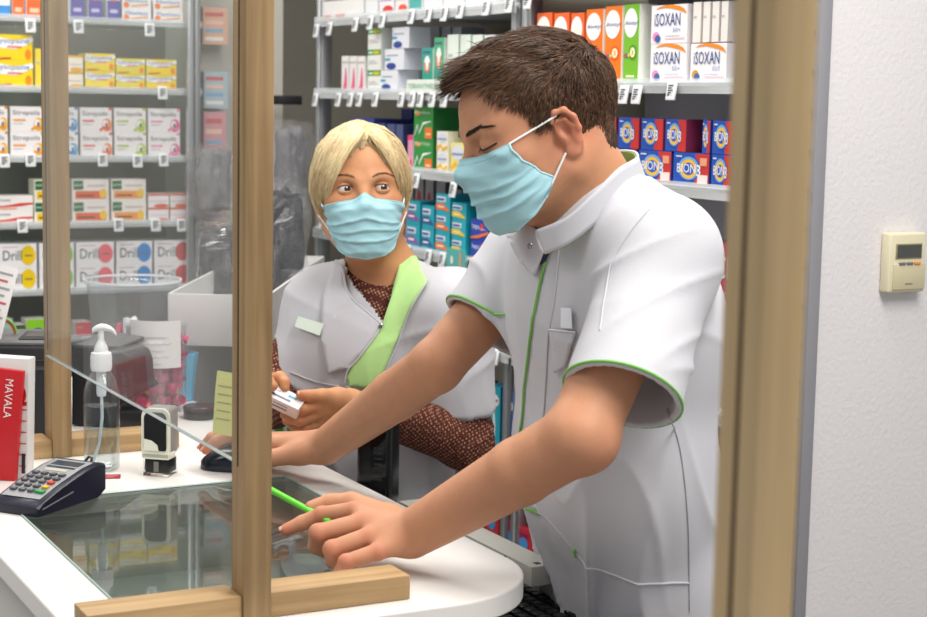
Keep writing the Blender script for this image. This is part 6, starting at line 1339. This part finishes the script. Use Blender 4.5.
# coat
WC = SDF(); g_ = .010
WC.cone(wch, wwa, .150, .128, .04, 'u', WFL); WC.cone(wwa, whi, .128, .110, .03, 'u', WFL); WC.cone(whi, whe, .110, .125, .03, 'u', WFL)
for sgn in (1, -1): WC.ell(wch + wl * .058 * sgn + wf * .058 + (0, 0, -.005), (.052, .030, .060), .08)
for sh in (wshL, wshR): WC.cone(wnb + (0, 0, -.055), sh + (0, 0, .002), .058, .055, .05)
whemL = at(458, 408, 2.80); whemR = at(300, 388, 2.84); sleeve_op(WC, wshL + (0, 0, -.004), whemL, .058, .060, .04); sleeve_op(WC, wshR + (0, 0, -.004), whemR, .052, .053, .04)
V, Q = WC.mesh(.0042); Nn = WC.grad(V, .003)
def wf_(V):
    a = np.arctan2((V - wch) @ wl, (V - wch) @ wf); z = V[:, 2]; q = V - wshL; p = V - wshR
    return .006 * ridge(a * 3 + .8 * np.sin(z * 12), 2.5) * np.clip((1.30 - z) / .25, 0, 1) + .006 * ridge(q @ np.array((14., 0, -17)) + np.sin(z * 23), 2.6) * np.exp(-(np.linalg.norm(q + (0, 0, .07), axis=1) / .12) ** 2) + .005 * ridge(p @ np.array((15., 0, 18)) + np.sin(z * 25), 2.6) * np.exp(-(np.linalg.norm(p + (0, 0, .07), axis=1) / .12) ** 2)
WC.fold = wf_; V = folds(V, Nn, wf_)
# open the coat at the neck: everything in front of the chest plane inside the V
rel = V - wnb; zf = rel @ np.array((0, 0, 1.)); lx = rel @ wl; ff = rel @ wf
vd = at(384, 322, 2.78); vz = vd[2] - wnb[2]; vl = (vd - wnb) @ wl
half = np.interp(zf, [vz - .004, vz + .03, 0, .05], [0, .032, .070, .074]); cen = np.interp(zf, [vz, 0], [vl, 0]); inV = (lx - cen > -half) & (lx - cen < half * np.interp(zf, [vz, 0], [.7, .42])) & (ff > -.035) | ((np.abs(lx) < .046) & (zf > -.022))
Q = Q[~inV[Q].all(1)]
wcoat = mesh_obj('coat', V, Q, white_cloth, woman); so = wcoat.modifiers.new('t', 'SOLIDIFY'); so.thickness = .003; so.offset = 1
patch(WC, [(400, 268), (412, 258), (430, 284), (412, 310), (394, 345), (379, 381), (371, 386), (350, 384), (347, 377), (352, 366), (372, 340), (383, 324), (392, 300)], green_panel, 'front_panel', wcoat, .008, thick=.002, label='pale green front panel')
patch(WC, [(336, 268), (345, 270), (346, 290), (352, 302), (364, 312), (383, 325), (368, 345), (350, 366), (330, 372), (324, 340), (326, 300)], white_cloth, 'lapel', wcoat, .009, thick=.003)
seam(WC, [(338, 266), (345, 275), (348, 292), (355, 303), (366, 312), (383, 325)], .0022, white_cloth, 'neckline_edge', wcoat, .011)
seam(WC, [(410, 263), (402, 280), (392, 303), (384, 323)], .0018, green_panel, 'neckline_edge', wcoat, .010)
seam(WC, [(383, 325), (372, 340), (358, 358), (349, 368), (346, 380)], .0014, white_cloth, 'lapel_edge', wcoat, .012)
seam(WC, [(431, 284), (414, 310), (396, 345), (380, 381)], .0012, white_cloth, 'panel_seam', wcoat, .010)
seam(WC, [(347, 384), (360, 389), (372, 386)], .0014, white_cloth, 'panel_hem', wcoat, .009)
seam(WC, [(293, 372), (315, 380), (340, 385)], .0012, white_cloth, 'waist_seam', wcoat, .005)
sp, _ = on_surface(WC, [(381, 326)], .015); b = MB(); b.lathe([(.0035, 0), (.0035, .001), (.0022, .0016), (0, .0018)], snapm, 16, T=Matrix.Translation(sp[0]) @ Vector(CAM - sp[0]).to_track_quat('Z', 'Y').to_matrix().to_4x4()); b.build('snap_fastener', wcoat)
hem_ring(WC, whemL, whemL - wshL, .060, white_cloth, 'sleeve_hem', wcoat, .002); hem_ring(WC, whemR, whemR - wshR, .053, white_cloth, 'sleeve_hem', wcoat, .002)
bd, ok_ = on_surface(WC, [(304, 318), (327, 325), (323, 336), (301, 328)], .012); b = MB(); b.quad(list(bd), mat('name_badge', '#dfeee2', .25, coat=.4)); nbdg = b.build('name_badge', wcoat); so = nbdg.modifiers.new('t', 'SOLIDIFY'); so.thickness = .002
def bp_(u, v): return bd[3] * (1 - u) * (1 - v) + bd[2] * u * (1 - v) + bd[0] * (1 - u) * v + bd[1] * u * v + (CAM - bd[0]) / 2.8 * .0025
b = MB(); gdk = mat('badge_green', '#4fae5c', .4)
for (u0, u1, v0, v1) in ((.08, .55, .60, .74), (.08, .45, .32, .44)): b.quad([bp_(u0, v0), bp_(u1, v0), bp_(u1, v1), bp_(u0, v1)], gdk)
b.quad([bp_(.68 + .12 * cos(2 * pi * k / 10), .45 + .26 * sin(2 * pi * k / 10)) for k in range(10)], mat('badge_leaf', '#7bc67a', .4)); b.quad([bp_(.80 + .09 * cos(2 * pi * k / 10), .60 + .22 * sin(2 * pi * k / 10)) for k in range(10)], gdk); b.build('badge_print', nbdg)
# legs
WT = SDF()
for sgn in (-1, 1):
    hp = np.array((whi[0], whi[1], .86)) + wl * .07 * sgn; knn = hp * (1, 1, 0) + (0, -.02, .47); an = hp * (1, 1, 0) + (0, .0, .09); WT.cone(hp, knn, .075, .052, .03); WT.cone(knn, an, .052, .042, .02)
    b = MB(); b.box(-.04, .04, -.06, .17, 0, .06, mat('shoe_white', '#d8d8d8', .5), .022, 4); b.build('shoe', woman, (an[0], an[1], .001), pi)
V, Q = WT.mesh(.012); mesh_obj('trousers', V, Q, fabric('trousers_white', '#d5d6da'), woman)
# white medicine box in her hands
bx0 = at(284, 401, 2.565); b = MB(); wbx = pap('#e6e3e4'); b.box(-.075, .030, -.014, .014, -.011, .011, wbx, .0008); b.frect(-.05, .012, -.004, -.001, pap('#7a7f92'), -.0143); b.frect(-.012, .012, .003, .005, pap('#9a9dac'), -.0143)
b.quad([(-.04, -.008, .0114), (.012, -.008, .0114), (.012, -.004, .0114), (-.04, -.004, .0114)], pap('#5c6278')); b.quad([(.004, .001, .0114), (.018, .001, .0114), (.018, .006, .0114), (.004, .006, .0114)], pap('#4a9ac0')); b.quad([(-.06, .003, .0114), (-.01, .003, .0114), (-.01, .005, .0114), (-.06, .005, .0114)], pap('#a5a8b4'))
tag(b.build('medicine_box', loc=bx0, rot=(radians(30), radians(22), radians(-12))), 'small white medicine box held in the blonde person\'s hands', 'medicine box')
# ================================================================ light and camera
lamp_m = mat('lamp_housing', '#f2f2f0', .4)
def panel(t, n, lt, ln, power, name, colr=(1, .965, .92)):
    r = thing('ceiling_light', name, 'lamp', W(t, n, 2.74), RA, 'ceiling panels')
    b = MB(); b.box(-lt / 2 - .02, lt / 2 + .02, -ln / 2 - .02, ln / 2 + .02, -.004, .008, lamp_m); b.build('frame', r)
    L = bpy.data.lights.new('panel_light', 'AREA'); L.shape = 'RECTANGLE'; L.size = lt; L.size_y = ln; L.energy = power; L.color = colr
    o = bpy.data.objects.new('panel_light', L); COL.objects.link(o); o.location = W(t, n, 2.72); o.rotation_euler = (0, 0, RA)
panel(-2.3, 1.35, 1.6, .35, 38, 'long ceiling light panel above the staff aisle')
panel(-3.7, .75, 1.2, .5, 34, 'ceiling light panel above the glass display unit')
panel(-.7, 1.3, 1.2, .6, 75, 'added ceiling light panel on the staff side, brightening the white wall')  # unseen lamp, added and strengthened to brighten the white wall
panel(-2.3, -.5, 1.2, .6, 36, 'ceiling light panel towards the shop floor')
w = bpy.data.worlds.new('world'); SC.world = w; w.use_nodes = True; w.node_tree.nodes['Background'].inputs[0].default_value = (.93, .96, 1, 1); w.node_tree.nodes['Background'].inputs[1].default_value = .75
cd = bpy.data.cameras.new('camera'); cam = bpy.data.objects.new('camera', cd); COL.objects.link(cam)
cd.sensor_width = 36; cd.lens = FPX / 927 * 36; cd.clip_start = .05
Rm = Matrix((rt2, up2, -fw)).transposed().to_4x4(); Rm.translation = Vector(CAM); cam.matrix_world = Rm
cd.dof.use_dof = True; cd.dof.focus_distance = 2.30; cd.dof.aperture_fstop = 8.5
SC.camera = cam
SC.view_settings.view_transform = 'Standard'; SC.view_settings.look = 'None'; SC.view_settings.exposure = -0.62; SC.view_settings.gamma = 1
